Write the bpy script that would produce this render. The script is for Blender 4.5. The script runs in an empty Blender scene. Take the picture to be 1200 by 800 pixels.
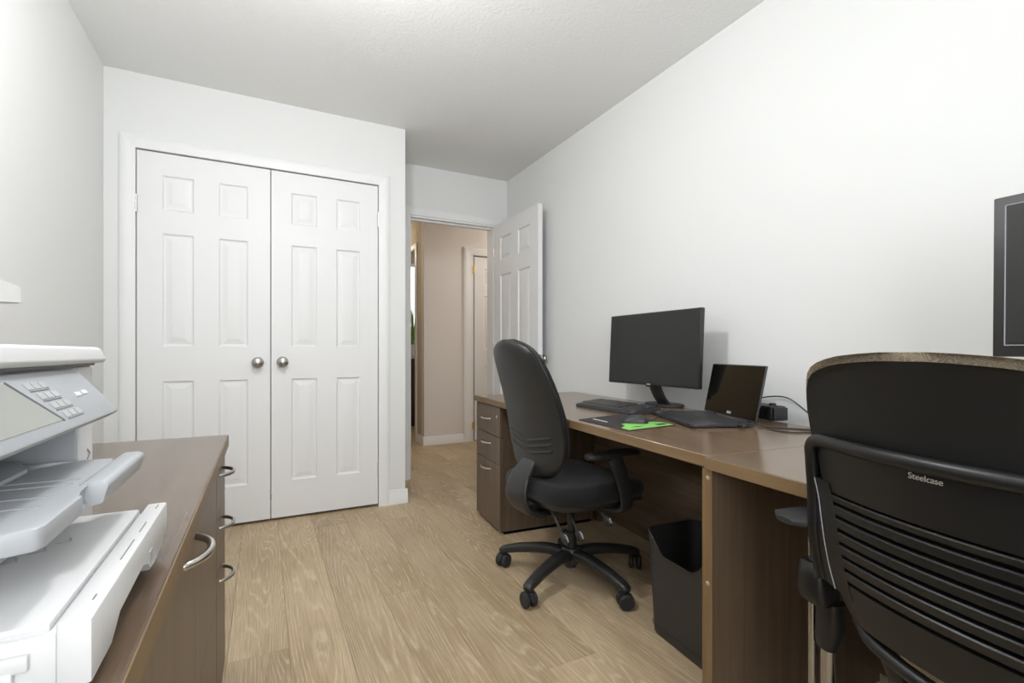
import bpy, bmesh, math, random
from mathutils import Vector, Matrix
random.seed(7)
PI = math.pi
SC = bpy.context.scene
COL = SC.collection

# ------------------------------------------------------------------ camera
F_PX, YAW, HORIZON, EYE = 567.3, 0.4745, 413.03, 0.9805
cam_data = bpy.data.cameras.new('camera')
cam_data.sensor_width = 36.0
cam_data.lens = F_PX / 1200 * 36.0
cam_data.shift_y = (HORIZON - 400) / 1200
cam_data.clip_start = 0.02
cam = bpy.data.objects.new('camera', cam_data)
cam.location = (0, 0, EYE)
cam.rotation_euler = (PI / 2, 0, -YAW)
COL.objects.link(cam)
SC.camera = cam

# ------------------------------------------------------------------ world, light, exposure
world = bpy.data.worlds.new('world')
SC.world = world
world.use_nodes = True
wn = world.node_tree.nodes
bg = wn.get('Background') or wn.new('ShaderNodeBackground')
bg.inputs[0].default_value = (0.75, 0.85, 1.0, 1)
bg.inputs[1].default_value = 1.0

SC.view_settings.view_transform = 'Standard'
SC.view_settings.look = 'None'
SC.view_settings.gamma = 1.0
SC.view_settings.use_curve_mapping = False
SC.view_settings.exposure = 0.15


def area_light(name, loc, target, sx, sy, watts, color, shape='RECTANGLE'):
    d = bpy.data.lights.new(name, 'AREA')
    d.shape = shape
    d.size = sx
    d.size_y = sy
    d.energy = watts
    d.color = color
    o = bpy.data.objects.new(name, d)
    o.location = loc
    v = Vector(target) - Vector(loc)
    o.rotation_euler = v.to_track_quat('-Z', 'Y').to_euler()
    COL.objects.link(o)
    return o


# daylight entering through the window of the wall behind the camera
area_light('window_daylight', (0.15, -0.98, 1.5), (0.15, 3, 1.2), 1.50, 1.3, 20, (0.97, 0.985, 1.0))
# ceiling lamps: their own light is made in ceiling_lamp()

# room numbers (metres): x to the right along the closet wall, y into the room
XL, XR = -0.723, 1.849
YC, YB, YREAR = 3.14, 3.695, -1.05
XB = 0.827
H = 2.44
DESK_Z = 0.72

# ------------------------------------------------------------------ materials
MATS = {}


def new_mat(name):
    m = bpy.data.materials.new(name)
    m.use_nodes = True
    nt = m.node_tree
    b = nt.nodes.get('Principled BSDF')
    MATS[name] = m
    return m, nt, b


def setin(b, **kw):
    names = {'color': 'Base Color', 'rough': 'Roughness', 'metal': 'Metallic', 'spec': 'Specular IOR Level',
             'emis': 'Emission Color', 'estr': 'Emission Strength', 'coat': 'Coat Weight', 'trans': 'Transmission Weight',
             'sheen': 'Sheen Weight'}
    for k, v in kw.items():
        s = b.inputs[names[k]]
        if k in ('color', 'emis') and len(v) == 3:
            v = (*v, 1)
        s.default_value = v


def bump(nt, b, scale, strength, dist=0.002, detail=3, rough=0.5, stretch=None):
    tc = nt.nodes.new('ShaderNodeTexCoord')
    no = nt.nodes.new('ShaderNodeTexNoise')
    no.inputs['Scale'].default_value = scale
    no.inputs['Detail'].default_value = detail
    no.inputs['Roughness'].default_value = rough
    src = tc.outputs['Object']
    if stretch:
        mp = nt.nodes.new('ShaderNodeMapping')
        mp.inputs['Scale'].default_value = stretch
        nt.links.new(src, mp.inputs[0])
        src = mp.outputs[0]
    nt.links.new(src, no.inputs['Vector'])
    bp = nt.nodes.new('ShaderNodeBump')
    bp.inputs['Strength'].default_value = strength
    bp.inputs['Distance'].default_value = dist
    nt.links.new(no.outputs[0], bp.inputs['Height'])
    nt.links.new(bp.outputs[0], b.inputs['Normal'])
    return no


def plain(name, color, rough=0.5, metal=0.0, spec=0.5, bscale=None, bstr=0.1, bdist=0.001, vary=0.0, **kw):
    m, nt, b = new_mat(name)
    setin(b, color=color, rough=rough, metal=metal, spec=spec, **kw)
    no = bump(nt, b, bscale, bstr, bdist) if bscale else None
    if vary:
        if no is None:
            tc = nt.nodes.new('ShaderNodeTexCoord')
            no = nt.nodes.new('ShaderNodeTexNoise')
            no.inputs['Scale'].default_value = 12
            nt.links.new(tc.outputs['Object'], no.inputs['Vector'])
        cr = nt.nodes.new('ShaderNodeValToRGB')
        cr.color_ramp.elements[0].position = 0.3
        cr.color_ramp.elements[1].position = 0.7
        cr.color_ramp.elements[0].color = (*[c * (1 - vary) for c in color], 1)
        cr.color_ramp.elements[1].color = (*[min(1, c * (1 + vary)) for c in color], 1)
        nt.links.new(no.outputs[0], cr.inputs[0])
        nt.links.new(cr.outputs[0], b.inputs['Base Color'])
    return m


plain('wall', (0.80, 0.808, 0.80), 0.85, spec=0.2, bscale=180, bstr=0.06, bdist=0.001)
plain('ceiling', (0.85, 0.855, 0.85), 0.95, spec=0.1, bscale=70, bstr=0.5, bdist=0.004)
plain('trim', (0.84, 0.845, 0.845), 0.42, spec=0.4, bscale=25, bstr=0.02)
plain('door_paint', (0.83, 0.835, 0.84), 0.45, spec=0.4, bscale=40, bstr=0.03)
plain('hall_wall', (0.77, 0.725, 0.70), 0.85, spec=0.2, bscale=180, bstr=0.05)
plain('hall_beige', (0.60, 0.52, 0.40), 0.85, spec=0.2, bscale=180, bstr=0.05)
plain('nickel', (0.42, 0.41, 0.39), 0.30, metal=1.0, bscale=300, bstr=0.05)
plain('satin_steel', (0.62, 0.60, 0.57), 0.28, metal=1.0, bscale=300, bstr=0.05)
plain('brass', (0.75, 0.60, 0.32), 0.3, metal=1.0, bscale=200, bstr=0.04)
plain('chrome_tube', (0.36, 0.36, 0.365), 0.22, metal=1.0, bscale=200, bstr=0.03)
plain('black_plastic', (0.022, 0.022, 0.022), 0.42, bscale=500, bstr=0.15, bdist=0.0004)
plain('chair_shell', (0.020, 0.020, 0.020), 0.42, bscale=420, bstr=0.12, bdist=0.0004)
plain('shell_plastic', (0.008, 0.008, 0.0078), 0.48, spec=0.35, bscale=420, bstr=0.12, bdist=0.0004)
plain('frame_plastic', (0.008, 0.008, 0.008), 0.36, spec=0.4, bscale=500, bstr=0.08, bdist=0.0003)
plain('black_fabric', (0.012, 0.012, 0.012), 0.9, spec=0.2, bscale=900, bstr=0.3, bdist=0.0006, sheen=0.15)
plain('rubber', (0.02, 0.02, 0.021), 0.6, bscale=200, bstr=0.05)
plain('paddle_grey', (0.30, 0.31, 0.34), 0.35, bscale=200, bstr=0.05)
plain('screen', (0.010, 0.010, 0.009), 0.30, spec=0.5, bscale=60, bstr=0.01)
plain('glossy_screen', (0.006, 0.006, 0.005), 0.06, spec=0.5, bscale=20, bstr=0.003)
plain('laptop_body', (0.030, 0.030, 0.035), 0.38, bscale=500, bstr=0.05, bdist=0.0003)
plain('key_black', (0.045, 0.045, 0.046), 0.38, bscale=400, bstr=0.05)
plain('bin_plastic', (0.030, 0.028, 0.027), 0.5, bscale=500, bstr=0.15, bdist=0.0004)
plain('printer_white', (0.68, 0.685, 0.69), 0.42, bscale=500, bstr=0.06, bdist=0.0003)
plain('printer_grey', (0.42, 0.44, 0.465), 0.42, bscale=500, bstr=0.06, bdist=0.0003)
plain('printer_key', (0.52, 0.53, 0.54), 0.4, bscale=300, bstr=0.04)
plain('printer_lcd', (0.36, 0.37, 0.345), 0.25, bscale=200, bstr=0.02)
plain('printer_dark', (0.02, 0.02, 0.024), 0.5, bscale=200, bstr=0.05)
plain('mark_grey', (0.22, 0.22, 0.23), 0.5, bscale=200, bstr=0.02)
plain('print_white', (0.82, 0.82, 0.82), 0.5, bscale=200, bstr=0.02)
plain('silver_print', (0.62, 0.60, 0.56), 0.35, metal=0.6, bscale=200, bstr=0.02)
plain('mat_black', (0.030, 0.024, 0.026), 0.8, bscale=600, bstr=0.2, bdist=0.0004)
plain('mat_green', (0.22, 0.55, 0.12), 0.8, bscale=600, bstr=0.2, bdist=0.0004)
plain('leaf_green', (0.20, 0.36, 0.07), 0.5, bscale=60, bstr=0.1, vary=0.35)
plain('ceramic_white', (0.85, 0.84, 0.82), 0.3, bscale=40, bstr=0.02)
plain('gap_dark', (0.004, 0.004, 0.004), 0.9, spec=0.1, bscale=20, bstr=0.02)
plain('bolt_tan', (0.36, 0.28, 0.19), 0.4, bscale=200, bstr=0.05)
plain('orange_sticker', (0.75, 0.27, 0.04), 0.5, bscale=200, bstr=0.02)
plain('lamp_metal', (0.55, 0.54, 0.52), 0.35, metal=1.0, bscale=200, bstr=0.03)


def emit(name, color, strength):
    m, nt, b = new_mat(name)
    setin(b, color=(0.9, 0.9, 0.9), rough=0.5, emis=color, estr=strength)
    return m


emit('lamp_glass', (1.0, 0.95, 0.86), 3.0)
emit('daylight_pane', (0.93, 0.98, 1.0), 2.0)


def wood_laminate(name, dark, light, rough, along, bumpd=0.0003, spec=0.5):
    """brown wood-print laminate: fine straight grain along one object axis"""
    m, nt, b = new_mat(name)
    tc = nt.nodes.new('ShaderNodeTexCoord')
    mp = nt.nodes.new('ShaderNodeMapping')
    sc = [38, 38, 38]
    sc['xyz'.index(along)] = 1.6
    mp.inputs['Scale'].default_value = sc
    nt.links.new(tc.outputs['Object'], mp.inputs[0])
    n1 = nt.nodes.new('ShaderNodeTexNoise')
    n1.inputs['Scale'].default_value = 1.0
    n1.inputs['Detail'].default_value = 6
    n1.inputs['Roughness'].default_value = 0.62
    n1.inputs['Distortion'].default_value = 0.4
    nt.links.new(mp.outputs[0], n1.inputs['Vector'])
    cr = nt.nodes.new('ShaderNodeValToRGB')
    e = cr.color_ramp.elements
    e[0].position = 0.33
    e[1].position = 0.68
    e[0].color = (*dark, 1)
    e[1].color = (*light, 1)
    nt.links.new(n1.outputs[0], cr.inputs[0])
    nt.links.new(cr.outputs[0], b.inputs['Base Color'])
    setin(b, rough=rough, spec=spec)
    bp = nt.nodes.new('ShaderNodeBump')
    bp.inputs['Strength'].default_value = 0.12
    bp.inputs['Distance'].default_value = bumpd
    nt.links.new(n1.outputs[0], bp.inputs['Height'])
    nt.links.new(bp.outputs[0], b.inputs['Normal'])
    return m


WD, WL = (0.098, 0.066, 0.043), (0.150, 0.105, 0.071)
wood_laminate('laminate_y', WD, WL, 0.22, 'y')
wood_laminate('laminate_lit_top', (0.150, 0.096, 0.056), (0.225, 0.150, 0.090), 0.20, 'y', spec=0.7)  # same laminate as the fronts, lighter: glare on the tops put into the colour
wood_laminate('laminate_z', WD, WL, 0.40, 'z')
wood_laminate('edge_band', (0.150, 0.092, 0.040), (0.215, 0.140, 0.068), 0.45, 'y')
wood_laminate('edge_band_z', (0.150, 0.092, 0.040), (0.215, 0.140, 0.068), 0.45, 'z')
wood_laminate('vanity_wood', (0.055, 0.03, 0.017), (0.10, 0.058, 0.032), 0.45, 'z')


def oak():
    m, nt, b = new_mat('oak_plank')
    L = nt.links.new
    N = nt.nodes.new
    tc = N('ShaderNodeTexCoord')
    oi = N('ShaderNodeObjectInfo')
    mul = N('ShaderNodeMath'); mul.operation = 'MULTIPLY'; mul.inputs[1].default_value = 37.0
    L(oi.outputs['Random'], mul.inputs[0])
    cmb = N('ShaderNodeCombineXYZ')
    L(mul.outputs[0], cmb.inputs[0]); L(mul.outputs[0], cmb.inputs[1]); L(mul.outputs[0], cmb.inputs[2])
    add = N('ShaderNodeVectorMath'); add.operation = 'ADD'
    L(tc.outputs['Object'], add.inputs[0]); L(cmb.outputs[0], add.inputs[1])
    # contour lines of a stretched noise: the arched cathedral figure of flat-sawn oak
    mp = N('ShaderNodeMapping'); mp.inputs['Scale'].default_value = (6.0, 0.50, 1.0)
    L(add.outputs[0], mp.inputs[0])
    n1 = N('ShaderNodeTexNoise'); n1.inputs['Scale'].default_value = 1.0; n1.inputs['Detail'].default_value = 1.2
    n1.inputs['Roughness'].default_value = 0.35; n1.inputs['Distortion'].default_value = 0.25
    L(mp.outputs[0], n1.inputs['Vector'])
    # wobble
    mp3 = N('ShaderNodeMapping'); mp3.inputs['Scale'].default_value = (60, 14, 1)
    L(add.outputs[0], mp3.inputs[0])
    n3 = N('ShaderNodeTexNoise'); n3.inputs['Scale'].default_value = 1.0; n3.inputs['Detail'].default_value = 3
    L(mp3.outputs[0], n3.inputs['Vector'])
    a1 = N('ShaderNodeMath'); a1.operation = 'MULTIPLY_ADD'; a1.inputs[1].default_value = 0.010
    L(n3.outputs[0], a1.inputs[0]); L(n1.outputs[0], a1.inputs[2])
    m2 = N('ShaderNodeMath'); m2.operation = 'MULTIPLY'; m2.inputs[1].default_value = 38.0
    L(a1.outputs[0], m2.inputs[0])
    fr = N('ShaderNodeMath'); fr.operation = 'PINGPONG'; fr.inputs[1].default_value = 0.5
    L(m2.outputs[0], fr.inputs[0])
    rings = N('ShaderNodeValToRGB')
    rings.color_ramp.elements[0].position = 0.05; rings.color_ramp.elements[0].color = (1, 1, 1, 1)
    rings.color_ramp.elements[1].position = 0.22; rings.color_ramp.elements[1].color = (0, 0, 0, 1)
    L(fr.outputs[0], rings.inputs[0])
    # fine pores
    mp2 = N('ShaderNodeMapping'); mp2.inputs['Scale'].default_value = (260, 7, 1)
    L(add.outputs[0], mp2.inputs[0])
    n2 = N('ShaderNodeTexNoise'); n2.inputs['Scale'].default_value = 1.0; n2.inputs['Detail'].default_value = 3
    L(mp2.outputs[0], n2.inputs['Vector'])
    # broad tone patches
    mp4 = N('ShaderNodeMapping'); mp4.inputs['Scale'].default_value = (5, 1.6, 1)
    L(add.outputs[0], mp4.inputs[0])
    n4 = N('ShaderNodeTexNoise'); n4.inputs['Scale'].default_value = 1.0; n4.inputs['Detail'].default_value = 2
    L(mp4.outputs[0], n4.inputs['Vector'])
    base = N('ShaderNodeValToRGB')
    e = base.color_ramp.elements
    e[0].position = 0.30; e[0].color = (0.41, 0.305, 0.185, 1)
    e[1].position = 0.72; e[1].color = (0.56, 0.435, 0.285, 1)
    L(n4.outputs[0], base.inputs[0])
    mixp = N('ShaderNodeMix'); mixp.data_type = 'RGBA'; mixp.blend_type = 'MULTIPLY'
    pr = N('ShaderNodeValToRGB')
    pr.color_ramp.elements[0].position = 0.35; pr.color_ramp.elements[0].color = (0.80, 0.77, 0.72, 1)
    pr.color_ramp.elements[1].position = 0.60; pr.color_ramp.elements[1].color = (1.05, 1.05, 1.05, 1)
    L(n2.outputs[0], pr.inputs[0])
    mixp.inputs['Factor'].default_value = 0.8
    L(base.outputs[0], mixp.inputs['A']); L(pr.outputs[0], mixp.inputs['B'])
    # limed light lines, broken up by a noise
    lf = N('ShaderNodeMath'); lf.operation = 'MULTIPLY'
    L(rings.outputs[0], lf.inputs[0])
    brk = N('ShaderNodeValToRGB')
    brk.color_ramp.elements[0].position = 0.38; brk.color_ramp.elements[0].color = (0.08, 0.08, 0.08, 1)
    brk.color_ramp.elements[1].position = 0.66; brk.color_ramp.elements[1].color = (0.55, 0.55, 0.55, 1)
    L(n3.outputs[0], brk.inputs[0]); L(brk.outputs[0], lf.inputs[1])
    mixl = N('ShaderNodeMix'); mixl.data_type = 'RGBA'
    mixl.inputs['B'].default_value = (0.72, 0.61, 0.45, 1)
    L(lf.outputs[0], mixl.inputs['Factor']); L(mixp.outputs['Result'], mixl.inputs['A'])
    # each plank its own tone
    hsv = N('ShaderNodeHueSaturation')
    mr = N('ShaderNodeMapRange'); mr.inputs['To Min'].default_value = 0.91; mr.inputs['To Max'].default_value = 1.07
    L(oi.outputs['Random'], mr.inputs[0]); L(mr.outputs[0], hsv.inputs['Value'])
    L(mixl.outputs['Result'], hsv.inputs['Color'])
    L(hsv.outputs[0], b.inputs['Base Color'])
    setin(b, rough=0.48, spec=0.35)
    bp = N('ShaderNodeBump'); bp.inputs['Strength'].default_value = 0.15; bp.inputs['Distance'].default_value = 0.0006
    L(n2.outputs[0], bp.inputs['Height']); L(bp.outputs[0], b.inputs['Normal'])


oak()


def tan_fabric():
    m, nt, b = new_mat('tan_fabric')
    L = nt.links.new
    tc = nt.nodes.new('ShaderNodeTexCoord')
    n = nt.nodes.new('ShaderNodeTexNoise'); n.inputs['Scale'].default_value = 42; n.inputs['Detail'].default_value = 1.5
    L(tc.outputs['Object'], n.inputs['Vector'])
    mm = nt.nodes.new('ShaderNodeMath'); mm.operation = 'MULTIPLY'; mm.inputs[1].default_value = 14
    L(n.outputs[0], mm.inputs[0])
    pp = nt.nodes.new('ShaderNodeMath'); pp.operation = 'PINGPONG'; pp.inputs[1].default_value = 0.5
    L(mm.outputs[0], pp.inputs[0])
    cr = nt.nodes.new('ShaderNodeValToRGB')
    cr.color_ramp.elements[0].position = 0.1; cr.color_ramp.elements[0].color = (0.30, 0.235, 0.165, 1)
    cr.color_ramp.elements[1].position = 0.4; cr.color_ramp.elements[1].color = (0.46, 0.385, 0.285, 1)
    L(pp.outputs[0], cr.inputs[0]); L(cr.outputs[0], b.inputs['Base Color'])
    setin(b, rough=0.9, spec=0.15)
    bp = nt.nodes.new('ShaderNodeBump'); bp.inputs['Strength'].default_value = 0.3; bp.inputs['Distance'].default_value = 0.0008
    L(pp.outputs[0], bp.inputs['Height']); L(bp.outputs[0], b.inputs['Normal'])


tan_fabric()

# ------------------------------------------------------------------ mesh helpers


def NB():
    return bmesh.new()


def box(bm, lo, hi, bev=0.0, seg=2):
    x0, y0, z0 = lo
    x1, y1, z1 = hi
    v = [bm.verts.new(p) for p in ((x0, y0, z0), (x1, y0, z0), (x1, y1, z0), (x0, y1, z0),
                                   (x0, y0, z1), (x1, y0, z1), (x1, y1, z1), (x0, y1, z1))]
    fs = [bm.faces.new([v[i] for i in f]) for f in ((3, 2, 1, 0), (4, 5, 6, 7), (0, 1, 5, 4), (1, 2, 6, 5), (2, 3, 7, 6), (3, 0, 4, 7))]
    if bev:
        es = list({e for f in fs for e in f.edges})
        bmesh.ops.bevel(bm, geom=es, offset=bev, segments=seg, profile=0.5, affect='EDGES')
    return v


def prism(bm, pts, axis, a, b, bev=0.0, seg=2):
    def P(p, t):
        return {'z': (p[0], p[1], t), 'y': (p[0], t, p[1]), 'x': (t, p[0], p[1])}[axis]
    v0 = [bm.verts.new(P(p, a)) for p in pts]
    v1 = [bm.verts.new(P(p, b)) for p in pts]
    n = len(pts)
    fs = [bm.faces.new(list(reversed(v0))), bm.faces.new(v1)]
    for i in range(n):
        fs.append(bm.faces.new((v0[i], v0[(i + 1) % n], v1[(i + 1) % n], v1[i])))
    if bev:
        es = list({e for f in fs for e in f.edges})
        bmesh.ops.bevel(bm, geom=es, offset=bev, segments=seg, profile=0.5, affect='EDGES')


def loft(bm, rings, cap=True, closed=False):
    R = [[bm.verts.new(p) for p in r] for r in rings]
    n = len(R[0])
    m = len(R)
    for i in range(m if closed else m - 1):
        A, B = R[i], R[(i + 1) % m]
        for j in range(n):
            bm.faces.new((A[j], A[(j + 1) % n], B[(j + 1) % n], B[j]))
    if cap and not closed:
        bm.faces.new(list(reversed(R[0])))
        bm.faces.new(R[-1])


def spline(pts, n):
    """Catmull-Rom through pts, n samples a span"""
    P = [Vector(p) for p in pts]
    P = [P[0] * 2 - P[1]] + P + [P[-1] * 2 - P[-2]]
    out = []
    for i in range(1, len(P) - 2):
        for k in range(n):
            t = k / n
            a, b, c, d = P[i - 1], P[i], P[i + 1], P[i + 2]
            out.append(0.5 * ((2 * b) + (c - a) * t + (2 * a - 5 * b + 4 * c - d) * t * t + (3 * b - a - 3 * c + d) * t ** 3))
    out.append(P[-2])
    return out


def lerp_list(vals, n):
    out = []
    for i in range(len(vals) - 1):
        for k in range(n):
            t = k / n
            out.append(vals[i] + (vals[i + 1] - vals[i]) * t)
    out.append(vals[-1])
    return out


def sweep(bm, pts, rx, ry=None, up=(0, 0, 1), n=12, power=2.0, closed=False):
    """section of half sizes rx (sideways) and ry (along up) swept along pts"""
    P = [Vector(p) for p in pts]
    m = len(P)
    if not isinstance(rx, (list, tuple)):
        rx = [rx] * m
    if ry is None:
        ry = rx
    if not isinstance(ry, (list, tuple)):
        ry = [ry] * m
    rings = []
    U = Vector(up).normalized()
    for i in range(m):
        if closed:
            t = P[(i + 1) % m] - P[i - 1]
        else:
            t = P[min(i + 1, m - 1)] - P[max(i - 1, 0)]
        t.normalize()
        s = t.cross(U)
        if s.length < 1e-4:
            s = t.cross(Vector((1, 0, 0)) if abs(t.x) < 0.9 else Vector((0, 1, 0)))
        s.normalize()
        u = s.cross(t).normalized()
        ring = []
        for k in range(n):
            a = 2 * PI * k / n
            ca, sa = math.cos(a), math.sin(a)
            ca = math.copysign(abs(ca) ** (2 / power), ca)
            sa = math.copysign(abs(sa) ** (2 / power), sa)
            ring.append(P[i] + s * (rx[i] * ca) + u * (ry[i] * sa))
        rings.append(ring)
    loft(bm, rings, cap=True, closed=closed)


def lathe(bm, prof, c=(0, 0, 0), axis='z', n=20):
    """prof: (radius, height) pairs along the axis; closed at both ends"""
    rings = []
    for r, h in prof:
        ring = []
        for k in range(n):
            a = 2 * PI * k / n
            p, q = max(r, 1e-5) * math.cos(a), max(r, 1e-5) * math.sin(a)
            ring.append({'z': (c[0] + p, c[1] + q, c[2] + h), 'x': (c[0] + h, c[1] + p, c[2] + q),
                         'y': (c[0] + q, c[1] + h, c[2] + p)}[axis])
        rings.append(ring)
    loft(bm, rings)


def xform(bm, M):
    bmesh.ops.transform(bm, matrix=M, verts=bm.verts)


def obj(name, bm, mat, parent=None, loc=None, rot=None, sharp=38, smooth=True):
    bmesh.ops.recalc_face_normals(bm, faces=bm.faces)
    ca = math.radians(sharp)
    for f in bm.faces:
        f.smooth = smooth
    for e in bm.edges:
        if len(e.link_faces) == 2:
            if e.calc_face_angle(0) > ca:
                e.smooth = False
        else:
            e.smooth = False
    me = bpy.data.meshes.new(name)
    bm.to_mesh(me)
    bm.free()
    me.materials.append(MATS[mat])
    return link_mesh(name, me, parent, loc, rot)


def link_mesh(name, me, parent=None, loc=None, rot=None):
    o = bpy.data.objects.new(name, me)
    COL.objects.link(o)
    if parent:
        o.parent = parent
    if loc:
        o.location = loc
    if rot:
        o.rotation_euler = rot
    return o


def tag(o, label, cat=None, group=None, kind=None):
    o['label'] = label
    if cat:
        o['category'] = cat
    if group:
        o['group'] = group
    if kind:
        o['kind'] = kind
    return o


def thing(name, label, cat, loc=(0, 0, 0), rotz=0.0, group=None, kind=None):
    o = bpy.data.objects.new(name, None)
    o.empty_display_size = 0.05
    COL.objects.link(o)
    o.location = loc
    o.rotation_euler = (0, 0, rotz)
    return tag(o, label, cat, group, kind)


def bx(name, lo, hi, mat, parent=None, bev=0.0, seg=2):
    b = NB()
    box(b, lo, hi, bev, seg)
    return obj(name, b, mat, parent)


def text_mesh(name, body, size, mat, parent, M, extrude=0.0004):
    cu = bpy.data.curves.new(name, 'FONT')
    cu.body = body
    cu.size = size
    cu.align_x = 'CENTER'
    cu.align_y = 'CENTER'
    cu.extrude = extrude
    t = bpy.data.objects.new('tmp', cu)
    COL.objects.link(t)
    bpy.context.view_layer.update()
    me = bpy.data.meshes.new_from_object(t.evaluated_get(bpy.context.evaluated_depsgraph_get()))
    bpy.data.objects.remove(t)
    me.name = name
    me.materials.clear()
    me.materials.append(MATS[mat])
    me.transform(M)
    return link_mesh(name, me, parent)


# ------------------------------------------------------------------ the room shell
def struct(name, bm, mat, label, cat):
    o = obj(name, bm, mat)
    return tag(o, label, cat, kind='structure')


def floor():
    root = thing('floor', 'light oak plank floor running towards the closet and hallway', 'floor', kind='structure')
    b = NB()
    box(b, (-1.3, YREAR - 0.1, -0.06), (3.4, 7.2, -0.012))
    obj('subfloor', b, 'gap_dark', root)
    w = 0.178
    L = 1.83
    b = NB()
    box(b, (-w / 2 + 0.0003, -L / 2 + 0.0003, -0.012), (w / 2 - 0.0003, L / 2 - 0.0003, 0.0), 0.0006, 1)
    first = obj('plank', b, 'oak_plank', root)
    me = first.data
    used = False
    x = 0.075 - 5 * w + w / 2
    i = 0
    while x < 3.4:
        off = (0.37 * i * L + 0.21 * (i % 3)) % L
        y = YREAR - 0.1 + off - L / 2
        while y < 7.2 + L / 2:
            vis = (x < XR + 0.1 and y < YC + 1.2 and x > XL - 0.1) or (y > YC and x > 0.7)
            if vis and y - L / 2 < 7.2:
                if not used:
                    o = first
                    used = True
                else:
                    o = link_mesh('plank', me, root)
                o.location = (x, y, 0)
                # flip half of the boards so that the grain does not all point one way
                o.rotation_euler = (0, 0, PI if random.random() < 0.5 else 0)
            y += L
        x += w
        i += 1
    return root


floor()

b = NB()
box(b, (XL - 0.1, YREAR - 0.1, H), (3.4, 7.2, H + 0.1))
struct('ceiling', b, 'ceiling', 'white stippled ceiling above the office', 'ceiling')

b = NB()
box(b, (XL - 0.1, YREAR - 0.1, 0), (XL, YC + 0.7, H))
struct('wall_left', b, 'wall', 'off-white painted wall behind the printer', 'wall')

b = NB()
box(b, (XR, YREAR - 0.1, 0), (XR + 0.1, YB + 0.12, H))
struct('wall_right', b, 'wall', 'long off-white wall behind the desks', 'wall')

# closet wall with its opening (-0.590 .. 0.653, up to 2.046)
CX0, CX1, CZ = -0.592, 0.655, 2.048
b = NB()
box(b, (XL, YC, 0), (CX0, YC + 0.11, H))
box(b, (CX1, YC, 0), (XB, YC + 0.11, H))
box(b, (CX0, YC, CZ), (CX1, YC + 0.11, H))
box(b, (XB - 0.11, YC + 0.11, 0), (XB, YB + 0.12, H))
struct('wall_closet', b, 'wall', 'off-white wall around the double closet doors, with outer corner', 'wall')
b = NB()
box(b, (XL, YC + 0.62, 0), (XB - 0.11, YC + 0.70, H))
struct('wall_closet_back', b, 'wall', 'back wall inside the closed closet', 'wall')

# doorway wall
DX0, DX1, DZ = 1.003, 1.733, 2.048
b = NB()
box(b, (XB, YB, 0), (DX0, YB + 0.12, H))
box(b, (DX1, YB, 0), (XR, YB + 0.12, H))
box(b, (DX0, YB, DZ), (DX1, YB + 0.12, H))
struct('wall_back', b, 'wall', 'narrow off-white wall around the open doorway', 'wall')

# wall behind the camera, with its window
WX0, WX1, WZ0, WZ1 = -0.62, 0.92, 0.85, 2.15
b = NB()
box(b, (XL, YREAR - 0.1, 0), (WX0, YREAR, H))
box(b, (WX1, YREAR - 0.1, 0), (XR, YREAR, H))
box(b, (WX0, YREAR - 0.1, 0), (WX1, YREAR, WZ0))
box(b, (WX0, YREAR - 0.1, WZ1), (WX1, YREAR, H))
struct('wall_rear', b, 'wall', 'off-white wall with a wide window opposite the closet', 'wall')


def window():
    root = thing('window_1', 'wide white framed window in the wall opposite the closet', 'window', (0, 0, 0), kind='structure')
    b = NB()
    t = 0.05
    box(b, (WX0, YREAR - 0.09, WZ0), (WX0 + t, YREAR - 0.02, WZ1), 0.004)
    box(b, (WX1 - t, YREAR - 0.09, WZ0), (WX1, YREAR - 0.02, WZ1), 0.004)
    box(b, (WX0 + t, YREAR - 0.09, WZ0), (WX1 - t, YREAR - 0.02, WZ0 + t), 0.004)
    box(b, (WX0 + t, YREAR - 0.09, WZ1 - t), (WX1 - t, YREAR - 0.02, WZ1), 0.004)
    xm = (WX0 + WX1) / 2
    box(b, (xm - 0.03, YREAR - 0.085, WZ0 + t), (xm + 0.03, YREAR - 0.025, WZ1 - t), 0.004)
    obj('window_frame', b, 'trim', root)
    for a, c in ((WX0 + t, xm - 0.03), (xm + 0.03, WX1 - t)):
        bx('pane', (a, YREAR - 0.062, WZ0 + t), (c, YREAR - 0.056, WZ1 - t), 'daylight_pane', root)
    bx('window_sill', (WX0 - 0.04, YREAR - 0.02, WZ0 - 0.025), (WX1 + 0.04, YREAR + 0.03, WZ0), 'trim', root, 0.005)


window()


def casing(name, label, x0, x1, ztop, y, w=0.066, d=0.018, x1w=None):
    """moulded door casing round an opening in a wall facing -y; each board is a part"""
    root = thing(name, label, 'trim', kind='structure')
    prof = [(0, 0), (0, -d * 0.55), (w * 0.12, -d * 0.75), (w * 0.35, -d * 0.70), (w * 0.55, -d * 0.95), (w * 0.9, -d), (w, -d * 0.8), (w, 0)]
    x1w = w if x1w is None else x1w

    def board(pfun):
        bmm = NB()
        loft(bmm, [[pfun(p, 0) for p in prof], [pfun(p, 1) for p in prof]])
        obj('casing_board', bmm, 'trim', root)
    board(lambda p, t: (x0 - p[0], y + p[1], (ztop + p[0]) if t else 0.0))
    board(lambda p, t: (x1 + p[0] * x1w / w, y + p[1], (ztop + p[0]) if t else 0.0))
    board(lambda p, t: ((x1 + p[0] * x1w / w) if t else (x0 - p[0]), y + p[1], ztop + p[0]))
    return root


casing('trim_1', 'white moulded casing around the closet doors', CX0, CX1, CZ, YC)
casing('trim_2', 'white moulded casing around the open doorway to the hall', DX0, DX1, DZ, YB, x1w=0.066)


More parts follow.
